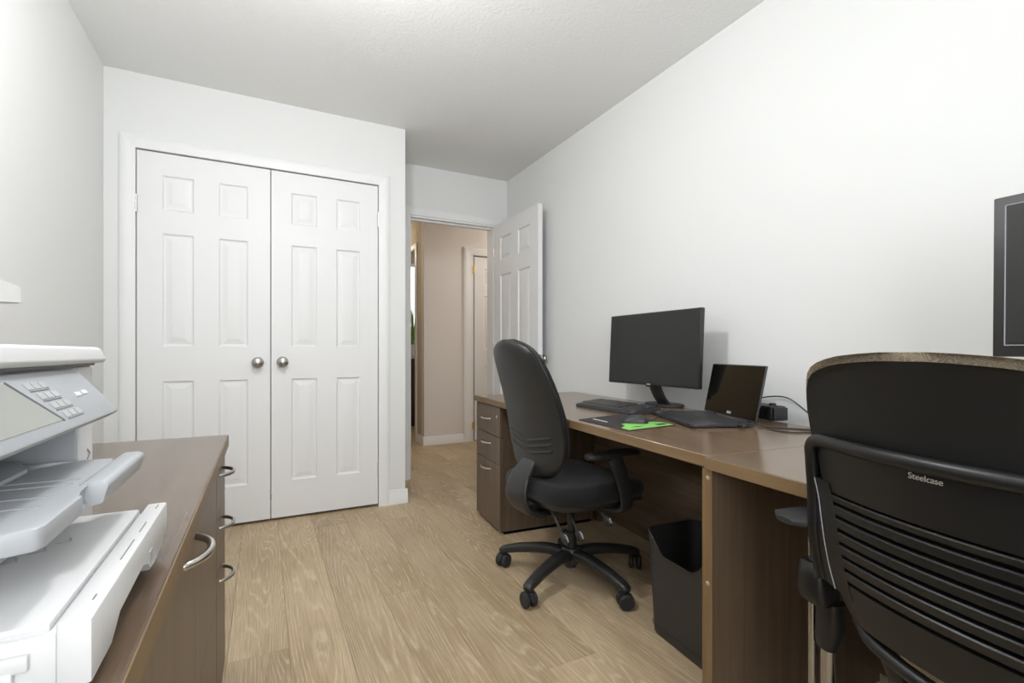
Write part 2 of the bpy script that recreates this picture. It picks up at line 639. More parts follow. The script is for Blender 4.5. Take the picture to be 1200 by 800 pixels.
def jamb():
    root = thing('trim_3', 'white door jamb lining the open doorway', 'trim', kind='structure')
    e = 0.0
    bx('jamb_side', (DX0, YB + e, 0), (DX0 + 0.014, YB + 0.12, DZ), 'trim', root)
    bx('jamb_side', (DX1 - 0.014, YB + e, 0), (DX1, YB + 0.12, DZ), 'trim', root)
    bx('jamb_head', (DX0 + 0.014, YB + e, DZ - 0.014), (DX1 - 0.014, YB + 0.12, DZ), 'trim', root)
    bx('door_stop', (DX0 + 0.014, YB + 0.045, DZ - 0.026), (DX1 - 0.014, YB + 0.085, DZ - 0.014), 'trim', root)
    bx('door_stop', (DX0 + 0.014, YB + 0.045, 0.001), (DX0 + 0.026, YB + 0.085, DZ - 0.026), 'trim', root)
    bx('strike_plate', (DX0 + 0.0135, YB + 0.008, 0.90), (DX0 + 0.0155, YB + 0.036, 0.99), 'nickel', root)


jamb()


def baseboard(name, label, runs):
    root = thing(name, label, 'baseboard', kind='structure')
    hgt, d = 0.092, 0.014
    prof = [(0, 0), (d, 0), (d, 0.048), (d * 0.8, 0.052), (d * 0.8, 0.072), (d * 0.5, 0.078), (d * 0.45, 0.088), (0, hgt)]
    for (ax, ay), (bx_, by), (nx, ny) in runs:
        bmm = NB()
        loft(bmm, [[(ax + nx * p[0], ay + ny * p[0], p[1] + 0.0005) for p in prof], [(bx_ + nx * p[0], by + ny * p[0], p[1] + 0.0005) for p in prof]])
        obj('baseboard_length', bmm, 'trim', root)


baseboard('baseboard_closet', 'white stepped baseboard beside the closet casing, wrapping the corner',
          [((CX1 + 0.066, YC), (XB + 0.014, YC), (0, -1)), ((XB, YC), (XB, YB), (1, 0)), ((XB + 0.014, YB), (DX0 - 0.066, YB), (0, -1))])
baseboard('baseboard_left', 'white stepped baseboard along the wall behind the printer cabinets', [((XL, YREAR), (XL, YC), (1, 0))])
baseboard('baseboard_right', 'white stepped baseboard along the wall behind the desks', [((XR, YREAR), (XR, YB), (-1, 0))])


# ------------------------------------------------------------------ panelled doors
def panel_door(root, w, h, t, cols, rows, two_sided=True):
    """six-panel door slab, local x 0..w, z 0..h, faces y=0 (front) and y=t"""
    xs = sorted({0, w, *[c for p in cols for c in p]})
    zs = sorted({0, h, *[c for p in rows for c in p]})

    def is_panel(xa, za):
        return any(abs(xa - c[0]) < 1e-6 for c in cols) and any(abs(za - r[0]) < 1e-6 for r in rows)
    b = NB()
    cache = {}

    def V(x, y, z):
        k = (round(x, 5), round(y, 5), round(z, 5))
        if k not in cache:
            cache[k] = b.verts.new((x, y, z))
        return cache[k]
    for y in (0, t):
        for i in range(len(xs) - 1):
            for j in range(len(zs) - 1):
                if is_panel(xs[i], zs[j]):
                    continue
                q = [V(xs[i], y, zs[j]), V(xs[i + 1], y, zs[j]), V(xs[i + 1], y, zs[j + 1]), V(xs[i], y, zs[j + 1])]
                b.faces.new(q if y == 0 else q[::-1])
    for i in range(len(xs) - 1):
        for z in (0, h):
            b.faces.new([V(xs[i], 0, z), V(xs[i + 1], 0, z), V(xs[i + 1], t, z), V(xs[i], t, z)])
    for j in range(len(zs) - 1):
        for x in (0, w):
            b.faces.new([V(x, 0, zs[j]), V(x, t, zs[j]), V(x, t, zs[j + 1]), V(x, 0, zs[j + 1])])
    obj('door_slab', b, 'door_paint', root, smooth=False)
    for c in cols:
        for r in rows:
            bmm = NB()
            cx, cz = (c[0] + c[1]) / 2, (r[0] + r[1]) / 2
            hw, hh = (c[1] - c[0]) / 2, (r[1] - r[0]) / 2
            steps = [(0, 0), (0.003, 0.0045), (0.007, 0.0085), (0.013, 0.0095), (0.016, 0.009), (0.040, 0.0025), (0.043, 0.002)]

            def ring(ins, d, back):
                y = t - d if back else d
                return [(cx - hw + ins, y, cz - hh + ins), (cx + hw - ins, y, cz - hh + ins), (cx + hw - ins, y, cz + hh - ins), (cx - hw + ins, y, cz + hh - ins)]
            rings = [ring(i, d, False) for i, d in reversed(steps)] + [ring(i, d, True) for i, d in steps]
            loft(bmm, rings)
            obj('door_panel', bmm, 'door_paint', root, sharp=12)


def knob(parent, loc, out, mat='nickel', name='knob'):
    """round door knob pointing along out = -1 / +1 of local y"""
    b = NB()
    pr = [(0.001, 0.0), (0.031, 0.0), (0.032, 0.003), (0.028, 0.008), (0.013, 0.012), (0.011, 0.028), (0.016, 0.034),
          (0.0265, 0.043), (0.0285, 0.052), (0.026, 0.060), (0.017, 0.065), (0.001, 0.0665)]
    lathe(b, [(r, hh * out) for r, hh in pr], (0, 0, 0), 'y', 28)
    return obj(name, b, mat, parent, loc)


def hinge(parent, loc, mat='satin_steel', r=0.006, hh=0.045):
    b = NB()
    for k in range(3):
        lathe(b, [(r, -hh + k * 2 * hh / 3 + 0.001), (r, -hh + (k + 1) * 2 * hh / 3 - 0.001)], (0, 0, 0), 'z', 10)
    lathe(b, [(r * 0.5, -hh - 0.005), (r * 0.8, -hh), (r * 0.8, hh), (r * 0.5, hh + 0.005)], (0, 0, 0), 'z', 10)
    return obj('hinge', b, mat, parent, loc)


ROWS = ((0.211, 0.811), (0.999, 1.600), (1.724, 1.909))
d1 = thing('door_1', 'white six-panel closet door with its knob at the right edge', 'door', (-0.588, YC + 0.004, 0.016), kind='structure')
panel_door(d1, 0.624, 2.026, 0.035, ((0.110, 0.251), (0.368, 0.510)), ROWS)
knob(d1, (0.559, 0, 0.907), -1)
for z in (1.745, 0.22):
    hinge(d1, (-0.002, -0.008, z))
d2 = thing('door_2', 'white six-panel closet door with its knob at the left edge', 'door', (0.0405, YC + 0.004, 0.016), kind='structure')
panel_door(d2, 0.610, 2.026, 0.035, ((0.107, 0.249), (0.360, 0.500)), ROWS)
knob(d2, (0.060, 0, 0.909), -1)
for z in (1.815, 0.22):
    hinge(d2, (0.613, -0.008, z))

# the open door: hinged at the right jamb, swung into the room beside the wall
d3 = thing('door_3', 'white six-panel door standing open against the wall by the desk', 'door', (1.722, YB - 0.016, 0.012), -PI / 2 + 0.012, kind='structure')
panel_door(d3, 0.715, 2.026, 0.035, ((0.115, 0.300), (0.415, 0.600)), ROWS)
knob(d3, (0.655, 0, 0.925), -1)
knob(d3, (0.655, 0.035, 0.925), 1)
bx('latch_plate', (0.7148, 0.007, 0.895), (0.7162, 0.028, 0.955), 'nickel', d3)
for z in (1.80, 1.0, 0.22):
    hinge(d3, (-0.007, 0.0, z))


# ------------------------------------------------------------------ hallway beyond the doorway
HY = 4.965
b = NB()
box(b, (1.508, HY, 0), (1.955, HY + 0.1, H))
box(b, (2.86, HY, 0), (3.4, HY + 0.1, H))
box(b, (1.955, HY, 2.06), (2.86, HY + 0.1, H))
struct('wall_hall', b, 'hall_wall', 'pinkish beige hallway wall seen through the doorway', 'wall')
b = NB()
box(b, (1.508, HY + 0.1, 0), (1.60, 5.27, H))
box(b, (1.508, 6.05, 0), (1.60, 7.1, H))
box(b, (1.508, 5.27, 2.13), (1.60, 6.05, H))
struct('wall_passage', b, 'hall_beige', 'tan side wall of the passage with the bathroom opening', 'wall')
b = NB()
box(b, (0.717, YB + 0.12, 0), (0.72, 7.1, H))
box(b, (0.717, 7.1, 0), (3.4, 7.2, H))
box(b, (3.38, YB + 0.12, 0), (3.4, 7.1, H))
box(b, (XR + 0.1, YB, 0), (3.4, YB + 0.12, H))
struct('wall_hall_end', b, 'hall_beige', 'tan end walls closing the hallway and bathroom', 'wall')
casing('trim_4', 'white casing of the closed hallway door', 2.03, 2.83, 2.06, HY, w=0.078)
b = NB()
box(b, (1.955, HY, 0), (2.071, HY + 0.1, 2.06))
box(b, (2.83, HY, 0), (2.86, HY + 0.1, 2.06))
struct('trim_5', b, 'trim', 'white jamb of the closed hallway door', 'trim')
d4 = thing('door_4', 'white panelled hallway door with brass hinges', 'door', (2.085, HY + 0.006, 0.012), kind='structure')
panel_door(d4, 0.745, 2.03, 0.035, ((0.115, 0.31), (0.435, 0.63)), ROWS)
for z in (1.885, 0.16):
    hinge(d4, (-0.006, -0.012, z), 'brass', 0.008, 0.045)
    bx('hinge_leaf', (-0.032, -0.0082, z - 0.04), (-0.014, -0.0062, z + 0.04), 'brass', d4)
bx('door_gap_shade', (-0.0135, 0.010, 0), (-0.0005, 0.03, 2.03), 'gap_dark', d4)  # near-black strip set behind the hinge edge, painting the shade of the gap
baseboard('baseboard_hall', 'white baseboard at the foot of the hallway wall',
          [((1.508 - 0.014, HY), (2.03 - 0.078, HY), (0, -1)), ((1.508, HY), (1.508, 5.21), (-1, 0))])


def passage_casing():
    root = thing('trim_6', 'white casing of the bathroom opening in the passage', 'trim', kind='structure')
    for ya, yb, za, zb in ((5.21, 5.27, 0, 2.19), (6.05, 6.11, 0, 2.19), (5.27, 6.05, 2.13, 2.19)):
        bx('casing_board', (1.492, ya, za), (1.508, yb, zb), 'trim', root, 0.004)


passage_casing()


def vanity():
    root = thing('vanity_cabinet', 'dark brown bathroom vanity glimpsed through the doorway', 'cabinet', (0, 0, 0))
    x0, x1, y0, y1 = 1.66, 2.60, 6.30, 6.85
    bx('body', (x0, y0 + 0.02, 0.08), (x1, y1, 0.90), 'vanity_wood', root)
    bx('plinth', (x0 + 0.02, y0 + 0.06, 0), (x1, y1, 0.08), 'vanity_wood', root)
    for k in range(2):
        a = x0 + 0.01 + k * 0.465
        bx('door', (a, y0, 0.10), (a + 0.455, y0 + 0.02, 0.66), 'vanity_wood', root, 0.004)
        bx('drawer', (a, y0, 0.675), (a + 0.455, y0 + 0.02, 0.885), 'vanity_wood', root, 0.004)
    bx('counter', (x0 - 0.02, y0 - 0.02, 0.90), (x1 + 0.02, y1, 0.94), 'ceramic_white', root, 0.005)
    p = thing('potted_plant', 'spiky green plant in a white pot on the bathroom vanity', 'plant', (1.80, 6.45, 0.94))
    b = NB()
    lathe(b, [(0.055, 0), (0.075, 0.05), (0.085, 0.15), (0.078, 0.15), (0.07, 0.13), (0.001, 0.13)], n=20)
    obj('pot', b, 'ceramic_white', p)
    rnd = random.Random(3)
    for k in range(16):
        a = rnd.random() * 2 * PI
        r0 = rnd.random() * 0.04
        ln = 0.32 + rnd.random() * 0.28
        sp = 0.02 + rnd.random() * 0.07
        d = Vector((math.cos(a), math.sin(a), 0))
        pts = [d * r0 + Vector((0, 0, 0.12)), d * (r0 + sp * 0.4) + Vector((0, 0, 0.12 + ln * 0.5)), d * (r0 + sp) + Vector((0, 0, 0.12 + ln))]
        sp_ = spline(pts, 3)
        b = NB()
        n = len(sp_)
        sweep(b, sp_, [0.013 * (1 - (i / (n - 1)) ** 2) + 0.001 for i in range(n)], 0.0015, up=d, n=6)
        obj('leaf', b, 'leaf_green', p)


vanity()


def bath_window():
    root = thing('window_2', 'bright bathroom window above the vanity', 'window', kind='structure')
    x0, x1, z0, z1, y = 1.62, 2.55, 1.0, 2.25, 7.10
    b = NB()
    for a, c, e, f in ((x0 - 0.05, x0, z0 - 0.05, z1 + 0.05), (x1, x1 + 0.05, z0 - 0.05, z1 + 0.05), (x0, x1, z0 - 0.05, z0), (x0, x1, z1, z1 + 0.05)):
        box(b, (a, y - 0.03, e), (c, y - 0.001, f), 0.004)
    obj('window_frame', b, 'trim', root)
    bx('pane', (x0, y - 0.016, z0), (x1, y - 0.006, z1), 'daylight_pane', root)
    b = NB()
    lathe(b, [(0.03, 0.0), (0.03, -0.02), (0.014, -0.03), (0.014, -0.08), (0.05, -0.10), (0.03, -0.13), (0.001, -0.132)], (2.03, y - 0.016, 2.12), 'y', 14)
    obj('silver_fitting', b, 'satin_steel', root)  # silver object of unknown kind, mounted on the window


bath_window()


# ------------------------------------------------------------------ lamps
def ceiling_lamp(loc, watts, color, label, radius=0.15, drop=0.0):
    """glass bowl lamp; drop hangs the bowl below the ceiling on a short stem"""
    root = thing('ceiling_lamp', label, 'lamp', loc)
    b = NB()
    lathe(b, [(0.001, 0.0), (0.065, 0.0), (0.065, -0.018), (0.02, -0.026), (0.009, -0.03), (0.009, -0.03 - drop), (0.001, -0.03 - drop)], n=28)
    obj('lamp_stem', b, 'lamp_metal', root)
    b = NB()
    z = -0.03 - drop
    lathe(b, [(0.001, z), (radius * 0.97, z), (radius * 0.95, z - 0.015), (radius * 0.8, z - 0.035), (radius * 0.5, z - 0.052), (0.001, z - 0.06)], n=36)
    obj('lamp_shade', b, 'lamp_glass', root)
    for k, zz, e in ((0, z - 0.06 - radius * 0.55, watts * 0.85), (1, z + radius * 0.45, watts * 0.15)):
        if k == 1 and drop < 0.1:
            continue
        d = bpy.data.lights.new('lamp_bulb', 'POINT')
        d.energy = e
        d.color = color
        d.shadow_soft_size = radius * 0.5 if k == 0 else radius * 0.3
        o = bpy.data.objects.new('lamp_bulb', d)
        o.location = (0, 0, zz) if k == 0 else (0.03, 0, zz)
        o.parent = root
        COL.objects.link(o)
    return root


ceiling_lamp((0.15, 1.32, H), 34, (0.985, 0.99, 1.0), 'round glass bowl lamp hanging from the office ceiling', 0.15, 0.20)
ceiling_lamp((3.0, 4.35, H), 17, (1.0, 0.94, 0.89), 'added fill light built as a flush ceiling lamp in the hallway', 0.13)  # unseen lamp, added in place of daylight from the adjoining rooms
ceiling_lamp((1.15, 5.9, H), 8, (1.0, 0.88, 0.72), 'added fill light built as a flush ceiling lamp in the passage by the bathroom', 0.12)  # unseen lamp, added to brighten the passage and hall


# ------------------------------------------------------------------ desks
ROT = -0.0803
DO = Vector((0.996, 0.858, 0))


def desk_pt(lx, ly, z=0.0):
    c, s = math.cos(ROT), math.sin(ROT)
    return Vector((DO.x + lx * c - ly * s, DO.y + lx * s + ly * c, z))


def handle(parent, ctr, length, out, axis, mat='satin_steel', r=0.0045, name='handle'):
    """bow pull: ends at ctr +- length/2 along axis, bulging along out"""
    c = Vector(ctr)
    a = Vector(axis).normalized()
    o = Vector(out)
    pts = []
    n = 14
    for i in range(n + 1):
        t = i / n * 2 - 1
        pts.append(c + a * (length / 2 * t) + o * (1 - abs(t) ** 2.6))
    pts = [c - a * (length / 2) - o.normalized() * 0.004] + pts + [c + a * (length / 2) - o.normalized() * 0.004]
    b = NB()
    up = a.cross(o.normalized())
    sweep(b, pts, r, r, up=up, n=10)
    return obj(name, b, mat, parent)


def left_desk():
    root = thing('desk', 'long dark walnut desk holding the monitor, laptop and keyboard', 'desk', DO, ROT)
    t = 0.030
    Ld, Dd = 1.886, 0.700
    bx('desk_top', (0.002, 0.0, DESK_Z - t), (Dd, Ld - 0.002, DESK_Z), 'laminate_lit_top', root, 0.0015, 1)
    bx('front_edge_band', (0.0, 0.0, DESK_Z - t + 0.0005), (0.002, Ld - 0.002, DESK_Z - 0.0015), 'edge_band', root)
    bx('end_edge_band', (0.002, Ld - 0.002, DESK_Z - t + 0.0005), (Dd, Ld, DESK_Z - 0.0015), 'edge_band', root)
    bx('modesty_panel', (0.60, 0.03, 0.06), (0.62, 1.50, DESK_Z - t), 'laminate_y', root)
    bx('back_panel', (0.62, 1.46, 0.0), (0.645, 1.88, DESK_Z - t), 'laminate_z', root)
    bx('bracket', (0.02, 0.011, DESK_Z - t - 0.008), (0.06, 0.017, DESK_Z - t), 'satin_steel', root)
    return root


left_desk()


def right_desk():
    root = thing('desk', 'dark walnut desk behind the slatted-back chair, holding the second monitor', 'desk', DO, ROT)
    t = 0.030
    f = -0.014
    Ld, Dd = 1.62, 0.70
    bx('desk_top', (f + 0.002, -Ld, DESK_Z - t), (f + Dd, -0.001, DESK_Z), 'laminate_lit_top', root, 0.0015, 1)
    bx('front_edge_band', (f, -Ld, DESK_Z - t + 0.0005), (f + 0.002, -0.001, DESK_Z - 0.0015), 'edge_band', root)
    b = NB()
    box(b, (f + 0.006, -0.022, 0.0), (f + 0.66, 0.010, DESK_Z - t - 0.0003))
    obj('end_panel', b, 'laminate_z', root)
    bx('end_panel_edge', (f + 0.004, -0.022, 0.0), (f + 0.006, 0.010, DESK_Z - t - 0.0003), 'edge_band_z', root)
    bx('end_panel', (f + 0.006, -Ld, 0.0), (f + 0.66, -Ld + 0.032, DESK_Z - t), 'laminate_z', root)
    bx('modesty_panel', (f + 0.60, -Ld + 0.032, 0.06), (f + 0.62, -0.022, DESK_Z - t), 'laminate_y', root)
    for z in (0.668, 0.405):
        b = NB()
        lathe(b, [(0.001, -0.0015), (0.004, -0.0015), (0.0062, 0.0), (0.0062, 0.002), (0.001, 0.002)], (f + 0.004, -0.008, z), 'x', 14)
        obj('bolt_cover', b, 'bolt_tan', root)
    b = NB()
    lathe(b, [(0.001, 0), (0.004, 0), (0.003, -0.004), (0.001, -0.004)], (f + 0.02, -0.06, DESK_Z - t), 'z', 10)
    obj('screw', b, 'satin_steel', root)
    return root


right_desk()


def pedestal():
    o = desk_pt(0.012, 1.482)
    root = thing('drawer_pedestal', 'dark walnut three-drawer pedestal under the desk end by the open door', 'drawers', o, ROT)
    w, d = 0.396, 0.58
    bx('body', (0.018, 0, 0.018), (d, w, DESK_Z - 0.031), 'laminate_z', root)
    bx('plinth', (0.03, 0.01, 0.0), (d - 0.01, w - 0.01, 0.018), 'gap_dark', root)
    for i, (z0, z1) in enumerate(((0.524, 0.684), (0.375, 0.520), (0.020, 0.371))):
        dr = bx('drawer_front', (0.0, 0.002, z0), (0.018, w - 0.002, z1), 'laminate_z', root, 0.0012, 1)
        hz = (0.608, 0.470, 0.325)[i]
        handle(dr, (-0.001, w * 0.54, hz), 0.128, (-0.026, 0, 0), (0, 1, 0))
        if i == 0:
            b = NB()
            lathe(b, [(0.001, -0.002), (0.007, -0.002), (0.009, 0.0), (0.009, 0.001), (0.001, 0.001)], (0.0, 0.052, 0.63), 'x', 16)
            obj('lock', b, 'satin_steel', dr)
    return root


pedestal()


def desk_bracket():
    """small wooden stop fixed to the far side of the pedestal"""
    o = desk_pt(0.012, 1.482)
    root = tag(bx('wood_stop', (0.05, 0.3975, 0.545), (0.09, 0.435, 0.585), 'laminate_z', None, 0.002), 'small brown wooden block on the side of the drawer pedestal', 'block')
    root.location = o
    root.rotation_euler = (0, 0, ROT)


desk_bracket()


# ------------------------------------------------------------------ cabinets on the left
def drawer_unit(y0, y1, label):
    root = thing('drawer_unit', label, 'drawers', (-0.108, y0, 0), group=None)
    w = y1 - y0
    bx('body', (-0.56, 0.001, 0.03), (-0.018, w - 0.001, 0.684), 'laminate_z', root)
    bx('plinth', (-0.54, 0.01, 0.0), (-0.06, w - 0.01, 0.03), 'gap_dark', root)
    for z0, z1, hz in ((0.543, 0.682, 0.638), (0.393, 0.540, 0.492), (0.012, 0.390, 0.345)):
        dr = bx('drawer_front', (-0.018, 0.002, z0), (0.0, w - 0.002, z1), 'laminate_z', root, 0.0012, 1)
        handle(dr, (0.001, w * 0.50, hz), 0.115, (0.03, 0, 0), (0, 1, 0), 'nickel', 0.005)
    return root


drawer_unit(1.468, 1.776, 'dark walnut narrow three-drawer cabinet beside the closet doors')
drawer_unit(0.14, 0.446, 'dark walnut narrow three-drawer cabinet at the cabinet end away from the closet')


def lateral_file():
    y0, y1 = 0.450, 1.462
    root = thing('file_cabinet', 'wide dark walnut lateral file cabinet under the printer', 'cabinet', (-0.108, y0, 0))
    w = y1 - y0
    bx('body', (-0.56, 0.001, 0.03), (-0.018, w - 0.001, 0.684), 'laminate_z', root)
    bx('plinth', (-0.54, 0.01, 0.0), (-0.06, w - 0.01, 0.03), 'gap_dark', root)
    for z0, z1, hz in ((0.350, 0.682, 0.645), (0.012, 0.346, 0.305)):
        dr = bx('drawer_front', (-0.018, 0.002, z0), (0.0, w - 0.002, z1), 'laminate_z', root, 0.0012, 1)
        handle(dr, (0.001, w * 0.50, hz + 0.008), 0.138, (0.029, 0, 0), (0, 1, 0), 'satin_steel', 0.006)
    return root


lateral_file()
wt = thing('worktop', 'long dark walnut worktop carrying the printer', 'worktop', (0, 0, 0))
bx('worktop_board', (-0.70, 0.13, DESK_Z - 0.035), (-0.100, 1.780, DESK_Z), 'laminate_y', wt, 0.0015, 1)
bx('front_edge_band', (-0.100, 0.13, DESK_Z - 0.0345), (-0.098, 1.780, DESK_Z - 0.0015), 'edge_band', wt)


# ------------------------------------------------------------------ printer
def printer():
    root = thing('printer', 'white and pale grey multifunction printer on the walnut worktop', 'printer', (0, 0, DESK_Z))
    z = lambda a: a - DESK_Z
    Y0, Y1 = 0.405, 0.845
    XF, XBK = -0.205, -0.63
    b = NB()
    prism(b, [(XBK, z(0.7205)), (XF - 0.006, z(0.7205)), (XF, z(0.735)), (XF, z(0.964)), (XBK, z(0.964))], 'y', Y1 - 0.055, Y1, 0.006)
    prism(b, [(XBK, z(0.7205)), (XF - 0.006, z(0.7205)), (XF, z(0.735)), (XF, z(0.964)), (XBK, z(0.964))], 'y', Y0, Y0 + 0.055, 0.006)
    box(b, (XBK, Y0 + 0.05, z(0.7205)), (-0.43, Y1 - 0.05, z(0.964)), 0.004)
    box(b, (-0.44, Y0 + 0.05, z(0.905)), (XF - 0.012, Y1 - 0.05, z(0.964)), 0.003)
    box(b, (-0.44, Y0 + 0.05, z(0.785)), (XF - 0.01, Y1 - 0.05, z(0.822)), 0.003)
    obj('body', b, 'printer_white', root)
    bx('inner_cheek', (-0.42, Y1 - 0.0645, z(0.823)), (XF - 0.002, Y1 - 0.0545, z(0.904)), 'printer_grey', root, 0.002)
    bx('slot_shade_block', (-0.428, Y0 + 0.056, z(0.823)), (-0.33, Y1 - 0.066, z(0.904)), 'printer_dark', root)  # dark block inside the opening, its shade put into the colour
    # scanner lid
    b = NB()
    pts = [(XBK, z(0.967)), (XF + 0.010, z(0.967)), (XF + 0.013, z(0.972)), (XF + 0.007, z(0.985)), (XF + 0.003, z(0.988)), (XBK, z(0.990))]
    prism(b, pts, 'y', Y0 - 0.004, Y1 + 0.004, 0.0015)
    obj('scanner_lid', b, 'printer_white', root)
    bx('lid_seam', (XBK + 0.005, Y0 + 0.004, z(0.9635)), (XF + 0.002, Y1 - 0.004, z(0.9672)), 'mark_grey', root)
    # usb marks on the far front corner
    for k, zz in enumerate((0.848, 0.828)):
        b = NB()
        sweep(b, [(XF + 0.0004, Y1 - 0.028, z(zz - 0.006)), (XF + 0.0004, Y1 - 0.018, z(zz)), (XF + 0.0004, Y1 - 0.028, z(zz + 0.006))], 0.0013, 0.0006, up=(1, 0, 0), n=6)
        obj('printed_mark', b, 'mark_grey', root)
    # control panel: a tilted slab in front of the scanner
    top = Vector((XF + 0.004, 0, z(0.962)))
    bot = Vector((-0.166, 0, z(0.906)))
    pn = thing('control_panel', 'pale grey tilted control panel', None)
    pn.parent = root
    del pn['label']
    dirv = (bot - top)
    Lp = dirv.length
    dirv.normalize()
    nrm = Vector((-dirv.z, 0, dirv.x))
    if nrm.x < 0:
        nrm = -nrm
    # local frame: x = along y world, y = down the panel, z = outwards
    M = Matrix(((0, dirv.x, nrm.x, top.x), (1, 0, 0, 0), (0, dirv.z, nrm.z, top.z), (0, 0, 0, 1)))
    PY0, PY1 = 0.41, 0.790
    b = NB()
    prism(b, [(PY0, 0.0), (PY1 - 0.035, 0.0), (PY1 - 0.012, Lp * 0.55), (PY1, Lp), (PY0, Lp)], 'z', -0.016, 0.0, 0.003)
    xform(b, M)
    pl = obj('panel_plate', b, 'printer_grey', root)
    pn_me = pn
    bpy.data.objects.remove(pn_me)
    b = NB()
    prism(b, [(0.42, 0.010), (0.561, 0.010), (0.612, Lp * 0.83), (0.52, Lp * 0.83), (0.42, Lp * 0.83)], 'z', -0.001, 0.0006)
    xform(b, M)
    obj('display', b, 'printer_lcd', pl)
    b = NB()
    sweep(b, [M @ Vector((0.563, 0.009, 0.0006)), M @ Vector((0.615, Lp * 0.84, 0.0006))], 0.0012, 0.0008, up=nrm, n=6)
    obj('display_rim', b, 'mark_grey', pl)
    for r in range(4):
        for c in range(3):
            b = NB()
            y = 0.012 + r * 0.0115
            x = 0.592 + r * 0.0105 + c * 0.0165
            prism(b, [(x, y), (x + 0.0135, y), (x + 0.0165, y + 0.007), (x + 0.003, y + 0.007)], 'z', -0.001, 0.0009, 0.0003, 1)
            xform(b, M)
            obj('key', b, 'printer_key', pl)
        b = NB()
        sweep(b, [M @ Vector((0.592 + r * 0.0105 + 0.004, y + 0.0088, 0.0003)), M @ Vector((0.592 + r * 0.0105 + 0.048, y + 0.0088, 0.0003))], 0.0007, 0.0005, up=nrm, n=6)
        obj('key_groove', b, 'mark_grey', pl)
    for x, y in ((0.690, 0.030), (0.712, 0.029)):
        b = NB()
        prism(b, [(x, y), (x + 0.016, y), (x + 0.018, y + 0.005), (x + 0.002, y + 0.005)], 'z', -0.001, 0.0012, 0.0004, 1)
        xform(b, M)
        obj('key', b, 'print_white', pl)
    # output tray
    tr_z = 0.850
    b = NB()
    prism(b, [(-0.36, 0.475), (-0.166, 0.475), (-0.150, 0.482), (-0.147, 0.490), (-0.147, 0.575), (-0.156, 0.592), (-0.156, 0.700),
              (-0.165, 0.762), (-0.36, 0.762)], 'z', z(tr_z - 0.018), z(tr_z), 0.003)
    tr = obj('output_tray', b, 'printer_grey', root)
    for y in (0.545, 0.580, 0.625, 0.648):
        bx('tray_rib', (-0.33, y, z(tr_z - 0.0005)), (-0.168, y + 0.0022, z(tr_z + 0.0010)), 'printer_grey', tr)
    b = NB()
    prism(b, [(-0.166, z(tr_z - 0.024)), (-0.142, z(tr_z - 0.020)), (-0.137, z(tr_z - 0.001)), (-0.142, z(tr_z + 0.003)), (-0.158, z(tr_z + 0.003)), (-0.166, z(tr_z - 0.004))],
          'y', 0.615, 0.780, 0.0025)
    obj('tray_stop', b, 'printer_grey', tr)
    b = NB()
    prism(b, [(-0.36, 0.60), (-0.245, 0.60), (-0.225, 0.64), (-0.225, 0.70), (-0.25, 0.755), (-0.36, 0.755)], 'z', z(tr_z + 0.0005), z(tr_z + 0.006), 0.002)
    obj('tray_flap', b, 'printer_grey', tr)
    # paper cassette
    ct = 0.782
    b = NB()
    box(b, (-0.43, 0.470, z(0.7345)), (-0.135, 0.772, z(ct - 0.008)), 0.003)
    prism(b, [(0.466, z(0.733)), (0.520, z(0.733)), (0.545, z(0.752)), (0.640, z(0.756)), (0.665, z(0.748)), (0.675, z(0.734)), (0.700, z(0.734)), (0.784, z(0.740)),
              (0.784, z(ct)), (0.466, z(ct))], 'x', -0.135, -0.114, 0.0025)
    cs = obj('paper_cassette', b, 'printer_white', root)
    b = NB()
    box(b, (-0.43, 0.474, z(ct - 0.009)), (-0.140, 0.768, z(ct - 0.001)), 0.003)
    obj('cassette_cover', b, 'printer_white', cs)
    for ya, yb in ((0.50, 0.51), (0.585, 0.640), (0.665, 0.700), (0.755, 0.772)):
        bx('lip_slot', (-0.1225, ya, z(ct - 0.0006)), (-0.1212, yb, z(ct + 0.0004)), 'mark_grey', cs)
    bx('side_rail', (-0.40, 0.4655, z(0.752)), (-0.150, 0.4705, z(0.764)), 'printer_white', cs, 0.0015)
    bx('side_latch', (-0.180, 0.4645, z(0.7335)), (-0.158, 0.4705, z(0.754)), 'printer_white', cs, 0.0015)
    bx('side_latch', (-0.235, 0.4645, z(0.752)), (-0.205, 0.4705, z(0.766)), 'printer_white', cs, 0.0015)
    bx('grip_recess', (-0.113995, 0.668, z(0.744)), (-0.1130, 0.684, z(0.757)), 'printer_grey', cs)
    for k in range(4):
        b = NB()
        x, y = -0.235 + 0.014 * k, 0.600 + 0.022 * k
        sweep(b, [(x, y, z(ct - 0.0008)), (x + 0.012, y + 0.004, z(ct - 0.0008)), (x + 0.008, y + 0.016, z(ct - 0.0008))], 0.0009, 0.0004, n=6)
        obj('embossed_mark', b, 'printer_grey', cs)
    for sx in (-0.58, -0.26):
        for sy in (Y0 + 0.02, Y1 - 0.02):
            b = NB()
            lathe(b, [(0.008, 0.0), (0.008, 0.003)], (sx, sy, 0.0), 'z', 12)
            obj('foot', b, 'rubber', root)
    # cassette runners that carry the tray on the worktop
    for sy in (0.50, 0.745):
        bx('cassette_foot', (-0.30, sy - 0.008, 0.0), (-0.16, sy + 0.008, z(0.7350)), 'printer_white', cs)
    return root


printer()


